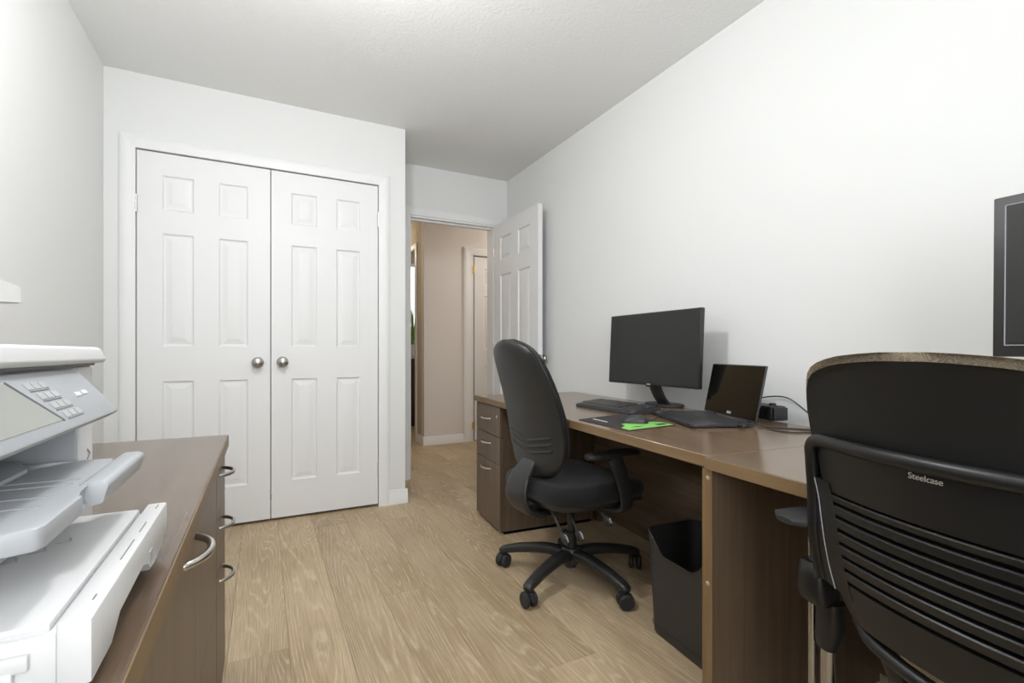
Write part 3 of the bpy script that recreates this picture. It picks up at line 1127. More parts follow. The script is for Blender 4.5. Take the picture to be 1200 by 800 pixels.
def wall_shelf():
    root = thing('wall_shelf', 'white wall shelf end projecting above the printer', 'shelf', (0, 0, 0))
    b = NB()
    # thick tapering board fixed to the wall
    loft(b, [[(XL + 0.001, 1.674, 1.104), (-0.550, 1.674, 1.104), (-0.550, 1.674, 1.150), (XL + 0.001, 1.674, 1.150)],
             [(XL + 0.001, 1.05, 1.062), (-0.545, 1.05, 1.062), (-0.545, 1.05, 1.170), (XL + 0.001, 1.05, 1.170)]])
    bmesh.ops.bevel(b, geom=list(b.edges), offset=0.004, segments=2, affect='EDGES')
    obj('shelf_board', b, 'trim', root)


wall_shelf()


# ------------------------------------------------------------------ things on the long desk
def monitor(name, label, x, y0, y1, z0, z1, tilt, rotz, bezel, stand, base_x):
    """flat monitor facing -x; y0<y1, local origin below the screen centre on the desk"""
    yc = (y0 + y1) / 2
    root = thing(name, label, 'monitor', (x, yc, DESK_Z), rotz)
    hw, hh = (y1 - y0) / 2, z1 - z0
    zb = z0 - DESK_Z
    M = Matrix.Translation((0, 0, zb)) @ Matrix.Rotation(tilt, 4, 'Y')

    def part(nm, lo, hi, mat, bev, par=root):
        b = NB()
        box(b, lo, hi, bev)
        xform(b, M)
        return obj(nm, b, mat, par)
    hs = part('housing', (0.0, -hw, 0), (0.022, hw, hh), 'black_plastic', 0.003)
    part('rear_housing', (0.02, -hw * 0.5, hh * 0.12), (0.05, hw * 0.5, hh * 0.78), 'black_plastic', 0.008)
    part('screen', (-0.0006, -hw + bezel, bezel * 1.5), (0.004, hw - bezel, hh - bezel), 'screen', 0.0)
    if stand == 'slim':
        # slanted neck and flat foot
        b = NB()
        pts = [(0.035, 0.0, zb + 0.10), (0.030, 0.0, zb + 0.03), (base_x - 0.035, 0, zb - 0.05), (base_x, 0.0, 0.012)]
        sweep(b, spline(pts, 4), 0.036, 0.010, up=(1, 0, 0), n=12, power=4)
        obj('neck', b, 'black_plastic', root)
        b = NB()
        prism(b, [(base_x + 0.075 * math.cos(a), 0.11 * math.sin(a)) for a in [2 * PI * k / 28 for k in range(28)]], 'z', 0.0005, 0.012, 0.003)
        obj('foot', b, 'black_plastic', root)
        part('logo_mark', (-0.001, -0.012, 0.003), (0.001, 0.012, 0.0075), 'silver_print', 0.0, hs)
        part('sensor', (-0.001, -0.014, -0.007), (0.016, 0.018, 0.002), 'black_plastic', 0.002, hs)
        part('sticker', (0.002, -hw + 0.018, -0.0012), (0.012, -hw + 0.032, 0.0), 'orange_sticker', 0.0, hs)
    else:
        bx('neck', (0.045, -0.04, 0.012), (0.075, 0.04, zb + 0.18), 'black_plastic', root, 0.006)
        b = NB()
        prism(b, [(-0.08, -0.13), (0.12, -0.13), (0.12, 0.13), (-0.08, 0.13)], 'z', 0.0005, 0.014, 0.004)
        obj('foot', b, 'black_plastic', root)
        b = NB()
        loop = [(-0.0008, -hw + bezel, bezel * 1.2), (-0.0008, hw - bezel, bezel * 1.2), (-0.0008, hw - bezel, hh - bezel), (-0.0008, -hw + bezel, hh - bezel)]
        for i in range(4):
            sweep(b, [loop[i], loop[(i + 1) % 4]], 0.0012, 0.0012, up=(1, 0, 0), n=6)
        xform(b, M)
        obj('bezel_line', b, 'paddle_grey', hs)
    return root


monitor('monitor', 'black wide-screen monitor switched off, on a slanted stand behind the keyboard', 1.645, 1.467, 2.070, 0.824, 1.175, 0.05, 0.0, 0.006, 'slim', 0.100)
monitor('monitor', 'black monitor with a thin grey bezel line behind the slatted-back chair', 1.40, -0.08, 0.459, 0.972, 1.315, 0.02, -0.03, 0.020, 'block', 0.05)


def keyboard():
    root = thing('keyboard', 'black full-size keyboard in front of the monitor', 'keyboard', (1.352, 1.548, DESK_Z), 0.0)
    b = NB()
    prism(b, [(0.0, 0.0005), (0.158, 0.0005), (0.158, 0.026), (0.145, 0.027), (0.03, 0.018), (0.0, 0.013)], 'y', 0.0, 0.405, 0.002)
    obj('case', b, 'key_black', root)
    b = NB()
    for r in range(6):
        y = 0.010
        xx = 0.034 + r * 0.0190
        zz = 0.0175 + r * 0.00152
        while y < 0.39:
            wkey = 0.0165
            if r == 0 and 0.20 < y < 0.30:
                wkey = 0.095
            if not (0.105 < y < 0.113 or 0.170 < y < 0.176):
                prism(b, [(xx, zz), (xx + 0.0160, zz + 0.0012), (xx + 0.0145, zz + 0.0075), (xx + 0.002, zz + 0.0065)], 'y', y, min(y + wkey, 0.398))
            y += wkey + 0.0032
    ks = obj('keys', b, 'key_black', root, smooth=False)
    ks['kind'] = 'stuff'
    bx('front_strip', (0.004, 0.03, 0.0128), (0.020, 0.375, 0.0165), 'black_plastic', root, 0.001)
    return root


keyboard()


def mouse_pad():
    P = [(1.084, 1.548), (1.076, 1.250), (1.312, 1.272), (1.352, 1.600)]
    z0 = DESK_Z
    root = thing('mouse_pad', 'black mouse pad with a bright green graphic at one corner', 'mouse pad', (0, 0, z0))
    b = NB()
    prism(b, P, 'z', 0.0003, 0.003, 0.0008, 1)
    pd = obj('pad', b, 'mat_black', root)

    def Q(u, v):  # u along the front edge from far to near, v from the front edge to the back
        a = Vector(P[0]).lerp(Vector(P[1]), u)
        c = Vector(P[3]).lerp(Vector(P[2]), u)
        return a.lerp(c, v)

    def shape(nm, uv, mat, za=0.0028, zb=0.0034):
        bm_ = NB()
        prism(bm_, [Q(*p) for p in uv], 'z', za, zb)
        obj(nm, bm_, mat, root)
    shape('green_graphic', [(0.985, 0.03), (0.985, 0.97), (0.78, 0.97), (0.68, 0.82), (0.56, 0.66), (0.53, 0.50), (0.60, 0.40), (0.62, 0.28), (0.74, 0.22), (0.84, 0.04)], 'mat_green')
    shape('black_graphic', [(0.93, 0.70), (0.93, 0.92), (0.86, 0.92), (0.84, 0.72)], 'mat_black', 0.003, 0.0036)
    shape('black_graphic', [(0.86, 0.20), (0.89, 0.34), (0.86, 0.50), (0.84, 0.34)], 'mat_black', 0.003, 0.0036)
    shape('green_graphic', [(0.46, 0.62), (0.50, 0.58), (0.53, 0.74), (0.49, 0.76)], 'mat_green')
    for k in range(5):
        u = 0.10 + 0.062 * k
        shape('white_print', [(u, 0.20), (u + 0.05, 0.20), (u + 0.05, 0.235), (u, 0.235)], 'print_white')
    return root


mouse_pad()


def mouse():
    root = thing('computer_mouse', 'black computer mouse resting on the green patterned pad', 'mouse', (1.212, 1.372, DESK_Z + 0.0036), -0.75)
    root.scale = (0.86, 0.86, 0.86)
    # body: stacked rounded sections along local x (nose at +x)
    rings = []
    n = 18
    for i in range(13):
        t = i / 12
        x = -0.055 + 0.11 * t
        k = math.sqrt(max(0.0, 1 - (2 * t - 1) ** 4)) if 0 < t < 1 else 0.03
        k = max(k, 0.05)
        w = (0.031 - 0.004 * t) * k ** 0.7
        hh = 0.036 * (math.sin(PI * min(1, 0.25 + 0.72 * (1 - t))) ** 0.7 * 0.85 + 0.12) * k
        ring = []
        for j in range(n):
            a = PI * j / (n - 1)
            ring.append((x, -w * math.cos(a), 0.0008 + hh * math.sin(a) ** 0.8))
        rings.append(ring)
    b = NB()
    loft(b, rings)
    bd = obj('mouse_body', b, 'black_plastic', root, sharp=70)
    b = NB()
    lathe(b, [(0.001, -0.004), (0.009, -0.004), (0.011, -0.002), (0.011, 0.002), (0.009, 0.004), (0.001, 0.004)], (0.026, 0, 0.017), 'y', 16)
    obj('scroll_wheel', b, 'rubber', bd)
    b = NB()
    sweep(b, spline([(0.053, 0, 0.008), (0.075, 0.012, 0.014), (0.10, 0.045, 0.026), (0.13, 0.12, 0.036), (0.165, 0.20, 0.036)], 5), 0.0023, n=8)
    obj('mouse_cable', b, 'rubber', root)
    return root


mouse()


def laptop():
    hl, hr = Vector((1.668, 1.462)), Vector((1.516, 1.108))   # hinge line, far end and near end
    ax = (hr - hl)
    W = ax.length
    ax.normalize()
    ang = math.atan2(ax.y, ax.x)      # local x runs along the hinge from far to near end; local -y points to the user
    root = thing('laptop', 'open dark laptop with glossy screen beside the mouse pad', 'laptop', (hl.x, hl.y, DESK_Z), ang)
    D = 0.228
    fy = -1  # local y of the user side
    b = NB()
    prism(b, [(0, -D + 0.010), (0.010, -D), (W - 0.010, -D), (W, -D + 0.010), (W, 0.0), (0, 0.0)], 'z', 0.003, 0.0145, 0.0020)
    base = obj('base', b, 'laptop_body', root)
    b = NB()
    for r in range(6):
        x = 0.025
        while x < W - 0.04:
            kx = 0.0155
            if r == 0 and 0.10 < x < 0.2:
                kx = 0.085
            box(b, (x, -0.112 + r * 0.0172, 0.0142), (min(x + kx, W - 0.025), -0.112 + r * 0.0172 + 0.0145, 0.0160))
            x += kx + 0.0026
    ks = obj('keys', b, 'key_black', root, smooth=False)
    ks['kind'] = 'stuff'
    bx('touchpad', (W * 0.34, -0.215, 0.0143), (W * 0.62, -0.135, 0.0148), 'black_plastic', root)
    bx('palm_sticker', (0.018, -0.215, 0.0144), (0.036, -0.198, 0.0148), 'silver_print', root)
    for x0 in (0.04, W - 0.10):
        b = NB()
        lathe(b, [(0.006, 0), (0.006, 0.06)], (x0, 0.001, 0.0145), 'x', 12)
        obj('hinge', b, 'black_plastic', root)
    S = 0.203
    M = Matrix.Translation((0, 0.002, 0.0155)) @ Matrix.Rotation(-0.20, 4, 'X')
    b = NB()
    box(b, (0, 0.0, 0.0), (W, 0.007, S), 0.0025)
    xform(b, M)
    lid = obj('lid', b, 'laptop_body', root)
    b = NB()
    box(b, (0.004, -0.0008, 0.006), (W - 0.004, 0.001, S - 0.004))
    xform(b, M)
    obj('screen', b, 'glossy_screen', lid)
    T = M @ Matrix.Translation((W * 0.52, -0.0012, 0.016)) @ Matrix.Rotation(PI / 2, 4, 'X')
    text_mesh('lettering', 'ASUS', 0.0135, 'print_white', lid, T, 0.0002)
    for x0 in (0.03, W - 0.03):
        for y0 in (-0.03, -D + 0.03):
            b = NB()
            lathe(b, [(0.007, 0.0), (0.007, 0.004)], (x0, y0, 0.0), 'z', 10)
            obj('foot', b, 'rubber', root)
    b = NB()
    box(b, (W - 0.002, -0.060, 0.005), (W + 0.028, -0.045, 0.0135), 0.003)
    obj('cable_plug', b, 'black_plastic', root)
    return root


laptop()


def dock():
    root = thing('power_brick', 'black ribbed box with a round knob behind the laptop', 'adapter', (1.775, 1.285, DESK_Z), -0.30)
    bx('case', (-0.03, -0.115, 0.0005), (0.035, 0.06, 0.056), 'black_plastic', root, 0.005)
    for k in range(5):
        bx('rib', (-0.0325, -0.105 + 0.014 * k, 0.008), (-0.029, -0.098 + 0.014 * k, 0.048), 'frame_plastic', root)
    bx('dark_face', (-0.0315, -0.030, 0.010), (-0.0298, 0.05, 0.040), 'glossy_screen', root)
    b = NB()
    lathe(b, [(0.001, 0.0), (0.013, 0.0), (0.013, 0.008), (0.010, 0.011), (0.001, 0.011)], (0.0, -0.085, 0.055), 'z', 16)
    obj('round_knob', b, 'black_plastic', root)
    bx('end_cap', (-0.026, -0.128, 0.004), (0.032, -0.114, 0.052), 'laptop_body', root, 0.003)
    return root


dock()


def cable(label, pts, r=0.0024, n=6):
    b = NB()
    sweep(b, spline(pts, n), r, n=8)
    o = obj('cable', b, 'rubber')
    tag(o, label, 'cable')
    return o


dz = DESK_Z
cable('thin black cable looping up behind the ribbed black box', [(1.838, 1.47, dz + 0.004), (1.834, 1.40, dz + 0.035), (1.832, 1.30, dz + 0.076), (1.828, 1.20, dz + 0.084), (1.815, 1.12, dz + 0.045), (1.785, 1.05, dz + 0.010), (1.755, 0.98, dz + 0.003), (1.73, 0.90, dz + 0.0026), (1.70, 0.80, dz + 0.0026)])
cable('black power cable leading from the laptop plug', [(1.535, 1.110, dz + 0.0105), (1.55, 1.085, dz + 0.004), (1.575, 1.05, dz + 0.0026), (1.61, 1.01, dz + 0.0026), (1.64, 0.96, dz + 0.0026), (1.66, 0.90, dz + 0.0026), (1.66, 0.80, dz + 0.0026)], 0.0026)
cable('black cable curling on the desk between the laptop and the chair', [(x, y, dz + 0.0026) for x, y in ((1.530, 1.070), (1.516, 1.04), (1.512, 1.0), (1.530, 0.970), (1.565, 0.955), (1.590, 0.92), (1.605, 0.87), (1.605, 0.81))], 0.0022)


# ------------------------------------------------------------------ waste bin
def bin_():
    cx, cy, L2, W2 = 1.318, 1.150, 0.166, 0.118
    root = thing('waste_bin', 'black plastic waste bin with a dipped rim under the desk', 'bin', (cx, cy, 0), ROT)
    n = 120

    def outline(s, r=0.035):
        """evenly sampled rounded rectangle"""
        W, L_ = W2 * s, L2 * s
        segs = []
        for sx, sy, a0 in ((1, 1, 0), (-1, 1, 90), (-1, -1, 180), (1, -1, 270)):
            for k in range(7):
                a_ = math.radians(a0 + 15 * k)
                segs.append((sx * (W - r) + r * math.cos(a_), sy * (L_ - r) + r * math.sin(a_)))
        out = []
        per = [0.0]
        for i in range(len(segs)):
            p, q = segs[i], segs[(i + 1) % len(segs)]
            per.append(per[-1] + math.hypot(q[0] - p[0], q[1] - p[1]))
        i = 0
        for k in range(n):
            d = per[-1] * k / n
            while per[i + 1] < d:
                i += 1
            p, q = segs[i], segs[(i + 1) % len(segs)]
            f = (d - per[i]) / max(1e-9, per[i + 1] - per[i])
            out.append((p[0] + (q[0] - p[0]) * f, p[1] + (q[1] - p[1]) * f))
        return out

    def rim(x, y):
        # the long side towards the room dips in a smooth curve
        t = max(0.0, min(1.0, (0.158 - abs(y)) / 0.100))
        t = t * t * (3 - 2 * t)
        fx = max(0.0, min(1.0, (-x / W2 - 0.6) / 0.3))
        return 0.357 - 0.068 * t * fx
    levels = [0.0, 0.006, 0.05, 0.12, 0.20, 0.27]
    rings = []
    for i, z in enumerate(levels):
        s = 0.90 + 0.10 * z / 0.36
        if i == 0:
            s *= 0.985
        rings.append([(x, y, z) for x, y in outline(s)])
    o1 = outline(1.0)
    rings.append([(x, y, rim(x, y) - 0.004) for x, y in o1])
    rings.append([(x * 1.012, y * 1.010, rim(x, y) - 0.003) for x, y in o1])
    rings.append([(x * 1.012, y * 1.010, rim(x, y)) for x, y in o1])
    rings.append([(x * 0.985, y * 0.988, rim(x, y)) for x, y in o1])
    for z in (0.25, 0.15, 0.008):
        s = (0.90 + 0.10 * z / 0.36) * 0.975
        rings.append([(x, y, z) for x, y in outline(s)])
    b = NB()
    loft(b, rings)
    obj('bin_body', b, 'bin_plastic', root, sharp=50)
    b = NB()
    pts = [(x * 0.9225, y * 0.9225, 0.032) for x, y in outline(1.0)]
    sweep(b, pts, 0.0015, 0.0012, n=6, closed=True)
    obj('foot_line', b, 'bin_plastic', root)
    return root


bin_()


# ------------------------------------------------------------------ chairs: shared pieces
def star_base(root, R, phase, mat, arm_h=0.105):
    b = NB()
    lathe(b, [(0.001, 0.065), (0.036, 0.065), (0.046, 0.075), (0.048, 0.120), (0.038, 0.135), (0.001, 0.135)], n=24)
    obj('hub', b, mat, root)
    for k in range(5):
        a = math.radians(phase + 72 * k)
        d = Vector((math.cos(a), math.sin(a), 0))
        pts = [d * 0.03 + Vector((0, 0, arm_h)), d * (R * 0.35) + Vector((0, 0, arm_h + 0.008)), d * (R * 0.7) + Vector((0, 0, arm_h - 0.004)), d * (R * 0.95) + Vector((0, 0, arm_h - 0.022)), d * (R + 0.015) + Vector((0, 0, arm_h - 0.034))]
        sp = spline(pts, 4)
        n = len(sp)
        rx = [0.030 - 0.010 * i / (n - 1) for i in range(n)]
        ry = [0.024 - 0.009 * i / (n - 1) for i in range(n)]
        rx[-1] *= 0.7
        ry[-1] *= 0.7
        b = NB()
        sweep(b, sp, rx, ry, n=14, power=2.8)
        obj('base_arm', b, mat, root)
        # caster, swivelled its own way
        cst = bpy.data.objects.new('caster', None)
        b = NB()
        c = d * R
        sw = math.radians((k * 67 + 20) % 180)
        ex = Vector((math.cos(sw), math.sin(sw), 0))
        ey = Vector((-math.sin(sw), math.cos(sw), 0))
        bpy.data.objects.remove(cst)
        lathe(b, [(0.011, 0.048), (0.011, 0.085)], c, 'z', 12)
        # hood: half cylinder over the wheels
        rings = []
        for yy in (-0.006, 0.006):
            ring = []
            for j in range(13):
                t = PI * j / 12
                ring.append(c + ex * (0.0325 * math.cos(t)) + ey * yy + Vector((0, 0, 0.031 + 0.0325 * math.sin(t))))
            rings.append(ring)
        loft(b, rings)
        hood = obj('caster', b, 'rubber', root)
        for sgn in (-1, 1):
            b = NB()
            lathe(b, [(0.001, -0.009), (0.025, -0.010), (0.0300, -0.006), (0.0308, 0.0), (0.0300, 0.006), (0.025, 0.010), (0.001, 0.009)], (0, 0, 0), 'y', 20)
            M = Matrix.Translation(c + ey * (0.017 * sgn) + Vector((0, 0, 0.031))) @ Matrix.Rotation(sw, 4, 'Z')
            xform(b, M)
            obj('wheel', b, 'rubber', hood)


def interp(x, tab):
    for (x0, y0), (x1, y1) in zip(tab, tab[1:]):
        if x <= x1:
            t = (x - x0) / (x1 - x0)
            t = max(0, min(1, t))
            return y0 + (y1 - y0) * t
    return tab[-1][1]


def smooth_tab(tab, n=8):
    pts = spline([(a, b_, 0) for a, b_ in tab], n)
    return [(p.x, p.y) for p in pts]


# ------------------------------------------------------------------ task chair at the long desk
def task_chair():
    cx, cy = 1.196, 1.765
    face = math.radians(4)
    root = thing('office_chair', 'black task chair with a tall padded back at the long desk', 'chair', (cx, cy, 0), face)
    star_base(root, 0.315, 133 - math.degrees(face), 'black_plastic')
    b = NB()
    lathe(b, [(0.001, 0.05), (0.026, 0.05), (0.026, 0.20), (0.016, 0.205), (0.016, 0.335), (0.001, 0.335)], n=20)
    obj('gas_cylinder', b, 'black_plastic', root)
    bx('mechanism', (-0.16, -0.085, 0.318), (0.13, 0.085, 0.366), 'black_plastic', root, 0.01)
    bx('mechanism_bracket', (-0.19, -0.045, 0.300), (-0.05, 0.045, 0.330), 'chrome_tube', root, 0.006)

    # seat: rounded cushion with waterfall front
    def seat_out(s, k=1.0):
        pts = []
        n = 40
        for i in range(n):
            a = 2 * PI * i / n
            ca, sa = math.cos(a), math.sin(a)
            x = math.copysign(abs(ca) ** (2 / 4.6), ca) * 0.250 * s
            y = math.copysign(abs(sa) ** (2 / 4.6), sa) * (0.255 - 0.02 * max(0, -ca)) * s
            pts.append((x + 0.010, y))
        return pts

    def zdrop(x):
        return -0.030 * max(0, (x - 0.12) / 0.14) ** 2
    b = NB()
    rings = []
    for s, z in ((0.80, 0.374), (0.92, 0.378), (0.985, 0.395), (1.0, 0.417), (0.99, 0.437), (0.95, 0.452), (0.85, 0.460), (0.5, 0.457), (0.15, 0.452)):
        rings.append([(x, y, z + zdrop(x)) for x, y in seat_out(s)])
    loft(b, rings)
    obj('seat_cushion', b, 'black_fabric', root, sharp=60)
    b = NB()
    rings = [[(x, y, z + zdrop(x)) for x, y in seat_out(s)] for s, z in ((0.70, 0.360), (0.88, 0.363), (0.95, 0.374), (0.96, 0.390))]
    loft(b, rings)
    obj('seat_pan', b, 'black_plastic', root, sharp=60)

    # backrest: tall egg-shaped shell and cushion
    zb, ht = 0.470, 0.560
    hw_tab = smooth_tab([(0.0, 0.05), (0.02, 0.098), (0.06, 0.140), (0.12, 0.172), (0.22, 0.196), (0.34, 0.203), (0.50, 0.198), (0.66, 0.188), (0.80, 0.173), (0.89, 0.153), (0.945, 0.126), (0.98, 0.088), (1.0, 0.045)])
    cen_tab = smooth_tab([(0.0, -0.205), (0.2, -0.199), (0.4, -0.214), (0.6, -0.245), (0.8, -0.288), (1.0, -0.338)])
    ts = [0, 0.01, 0.025, 0.05, 0.09, 0.15, 0.22, 0.3, 0.38, 0.46, 0.54, 0.62, 0.7, 0.78, 0.85, 0.90, 0.94, 0.965, 0.985, 1.0]

    def solid(front, back, edge, inset):
        rings = []
        for t in ts:
            hw = interp(t, hw_tab) - inset
            xc = interp(t, cen_tab)
            e = min(1.0, math.sqrt(max(0.0, 1 - (2 * t - 1) ** 8)) + 0.02)
            ring = []
            m = 16
            for j in range(m + 1):
                s = -1 + 2 * j / m
                k = (1 - abs(s) ** 3.2) ** 0.6
                wrap = 0.020 * s * s
                ring.append((xc + wrap + edge[0] + (front - edge[0]) * k * e, s * hw, zb + inset * 0.5 + t * (ht - inset)))
            for j in range(m, -1, -1):
                s = -1 + 2 * j / m
                k = (1 - abs(s) ** 3.2) ** 0.6
                wrap = 0.020 * s * s
                ring.append((xc + wrap + edge[1] + (back - edge[1]) * k * e, s * hw, zb + inset * 0.5 + t * (ht - inset)))
            rings.append(ring)
        bm_ = NB()
        loft(bm_, rings)
        return bm_
    sh = obj('back_shell', solid(0.004, -0.024, (0.004, -0.008), 0.0), 'chair_shell', root, sharp=55)
    obj('back_cushion', solid(0.046, 0.006, (0.026, 0.005), 0.004), 'black_fabric', root, sharp=60)
    # piping between shell and cushion
    loop = []
    for t in ts:
        hw = interp(t, hw_tab)
        loop.append((interp(t, cen_tab) + 0.020 + 0.0, hw, zb + t * ht))
    loop2 = [(p[0], -p[1], p[2]) for p in reversed(loop)]
    b = NB()
    sweep(b, loop + loop2, 0.0045, 0.0045, up=(1, 0, 0), n=8, closed=True)
    obj('piping', b, 'frame_plastic', sh)
    # chevron ridges low on the shell
    for k in range(3):
        z = zb + 0.178 - 0.026 * k
        pts = []
        for j in range(17):
            s = -1 + 2 * j / 16
            y = s * 0.150
            zz = z - 0.030 * (1 - abs(s)) ** 1.0
            t = (zz - zb) / ht
            hw = interp(t, hw_tab)
            q = y / hw
            kk = (1 - abs(q) ** 3.2) ** 0.6
            xx = interp(t, cen_tab) + 0.020 * q * q - 0.008 - 0.016 * kk
            pts.append((xx + 0.0005, y, zz))
        b = NB()
        sweep(b, pts, 0.0055, 0.0065, up=(0, 0, 1), n=8)
        obj('shell_ridge', b, 'chair_shell', sh)
    # J-shaped back support
    b = NB()
    pts = [(-0.02, 0, 0.338), (-0.10, 0, 0.330), (-0.190, 0, 0.318), (-0.252, 0, 0.340), (-0.282, 0, 0.400), (-0.268, 0, 0.462), (-0.236, 0, 0.510), (-0.205, 0, 0.545)]
    sp = spline(pts, 5)
    n = len(sp)
    sweep(b, sp, lerp_list([0.035, 0.045, 0.06, 0.068, 0.068, 0.062, 0.055, 0.04], 5), 0.012, up=(0, 1, 0), n=14, power=3.2)
    # section: rx is across (needs to lie along y)
    b.free()
    b = NB()
    rings = []
    wid = lerp_list([0.045, 0.055, 0.070, 0.078, 0.077, 0.068, 0.056, 0.042], 5)
    for i in range(n):
        t = (sp[min(i + 1, n - 1)] - sp[max(i - 1, 0)]).normalized()
        nn = Vector((-t.z, 0, t.x))
        ring = []
        for k in range(16):
            a = 2 * PI * k / 16
            ca, sa = math.cos(a), math.sin(a)
            ca = math.copysign(abs(ca) ** 0.55, ca)
            sa = math.copysign(abs(sa) ** 0.55, sa)
            ring.append(sp[i] + Vector((0, 1, 0)) * (wid[i] * ca) + nn * (0.0115 * sa))
        rings.append(ring)
    loft(b, rings)
    obj('back_support', b, 'chair_shell', root, sharp=50)
    # levers with grey paddles
    for (p0, p1, p2) in (((-0.150, -0.060, 0.350), (-0.200, -0.150, 0.345), (-0.198, -0.205, 0.285)),
                         ((-0.080, -0.080, 0.345), (-0.136, -0.170, 0.345), (-0.138, -0.220, 0.290)),
                         ((0.000, -0.080, 0.345), (-0.036, -0.225, 0.358), (-0.043, -0.272, 0.340))):
        b = NB()
        sweep(b, spline([p0, p1, p2], 4), 0.0055, n=8)
        lv = obj('lever', b, 'black_plastic', root)
        d = (Vector(p2) - Vector(p1)).normalized()
        b = NB()
        c = Vector(p2)
        sweep(b, [c - d * 0.012, c - d * 0.004, c + d * 0.012, c + d * 0.028, c + d * 0.036], [0.009, 0.017, 0.021, 0.018, 0.008], [0.006, 0.010, 0.012, 0.010, 0.005], up=(1, 0, 0.3), n=14)
        obj('lever_grip', b, 'black_plastic', lv)
        b = NB()
        sweep(b, [c - d * 0.002 + Vector((0, -0.010, 0.003)), c + d * 0.012 + Vector((0, -0.012, 0.003)), c + d * 0.027 + Vector((0, -0.010, 0.003))], [0.010, 0.015, 0.010], [0.004, 0.005, 0.003], up=(1, 0, 0.3), n=12)
        obj('grip_inlay', b, 'paddle_grey', lv)
    # armrests
    for s in (-1, 1):
        b = NB()
        pts = [(0.050, s * 0.12, 0.352), (0.050, s * 0.24, 0.354), (0.050, s * 0.284, 0.375), (0.042, s * 0.288, 0.44), (0.010, s * 0.282, 0.54), (-0.010, s * 0.272, 0.574)]
        sp = spline(pts, 5)
        sweep(b, sp, 0.030, 0.011, up=(0, -s, 0.25), n=12, power=3)
        arm = obj('arm_support', b, 'black_plastic', root)
        b = NB()
        pts = [(-0.125, s * 0.256, 0.580), (-0.10, s * 0.258, 0.584), (0.0, s * 0.262, 0.586), (0.10, s * 0.262, 0.584), (0.125, s * 0.260, 0.580)]
        sweep(b, spline(pts, 4), lerp_list([0.018, 0.036, 0.042, 0.040, 0.018], 4), lerp_list([0.007, 0.012, 0.013, 0.012, 0.007], 4), n=16, power=2.6)
        obj('arm_pad', b, 'rubber', arm)
    return root


task_chair()


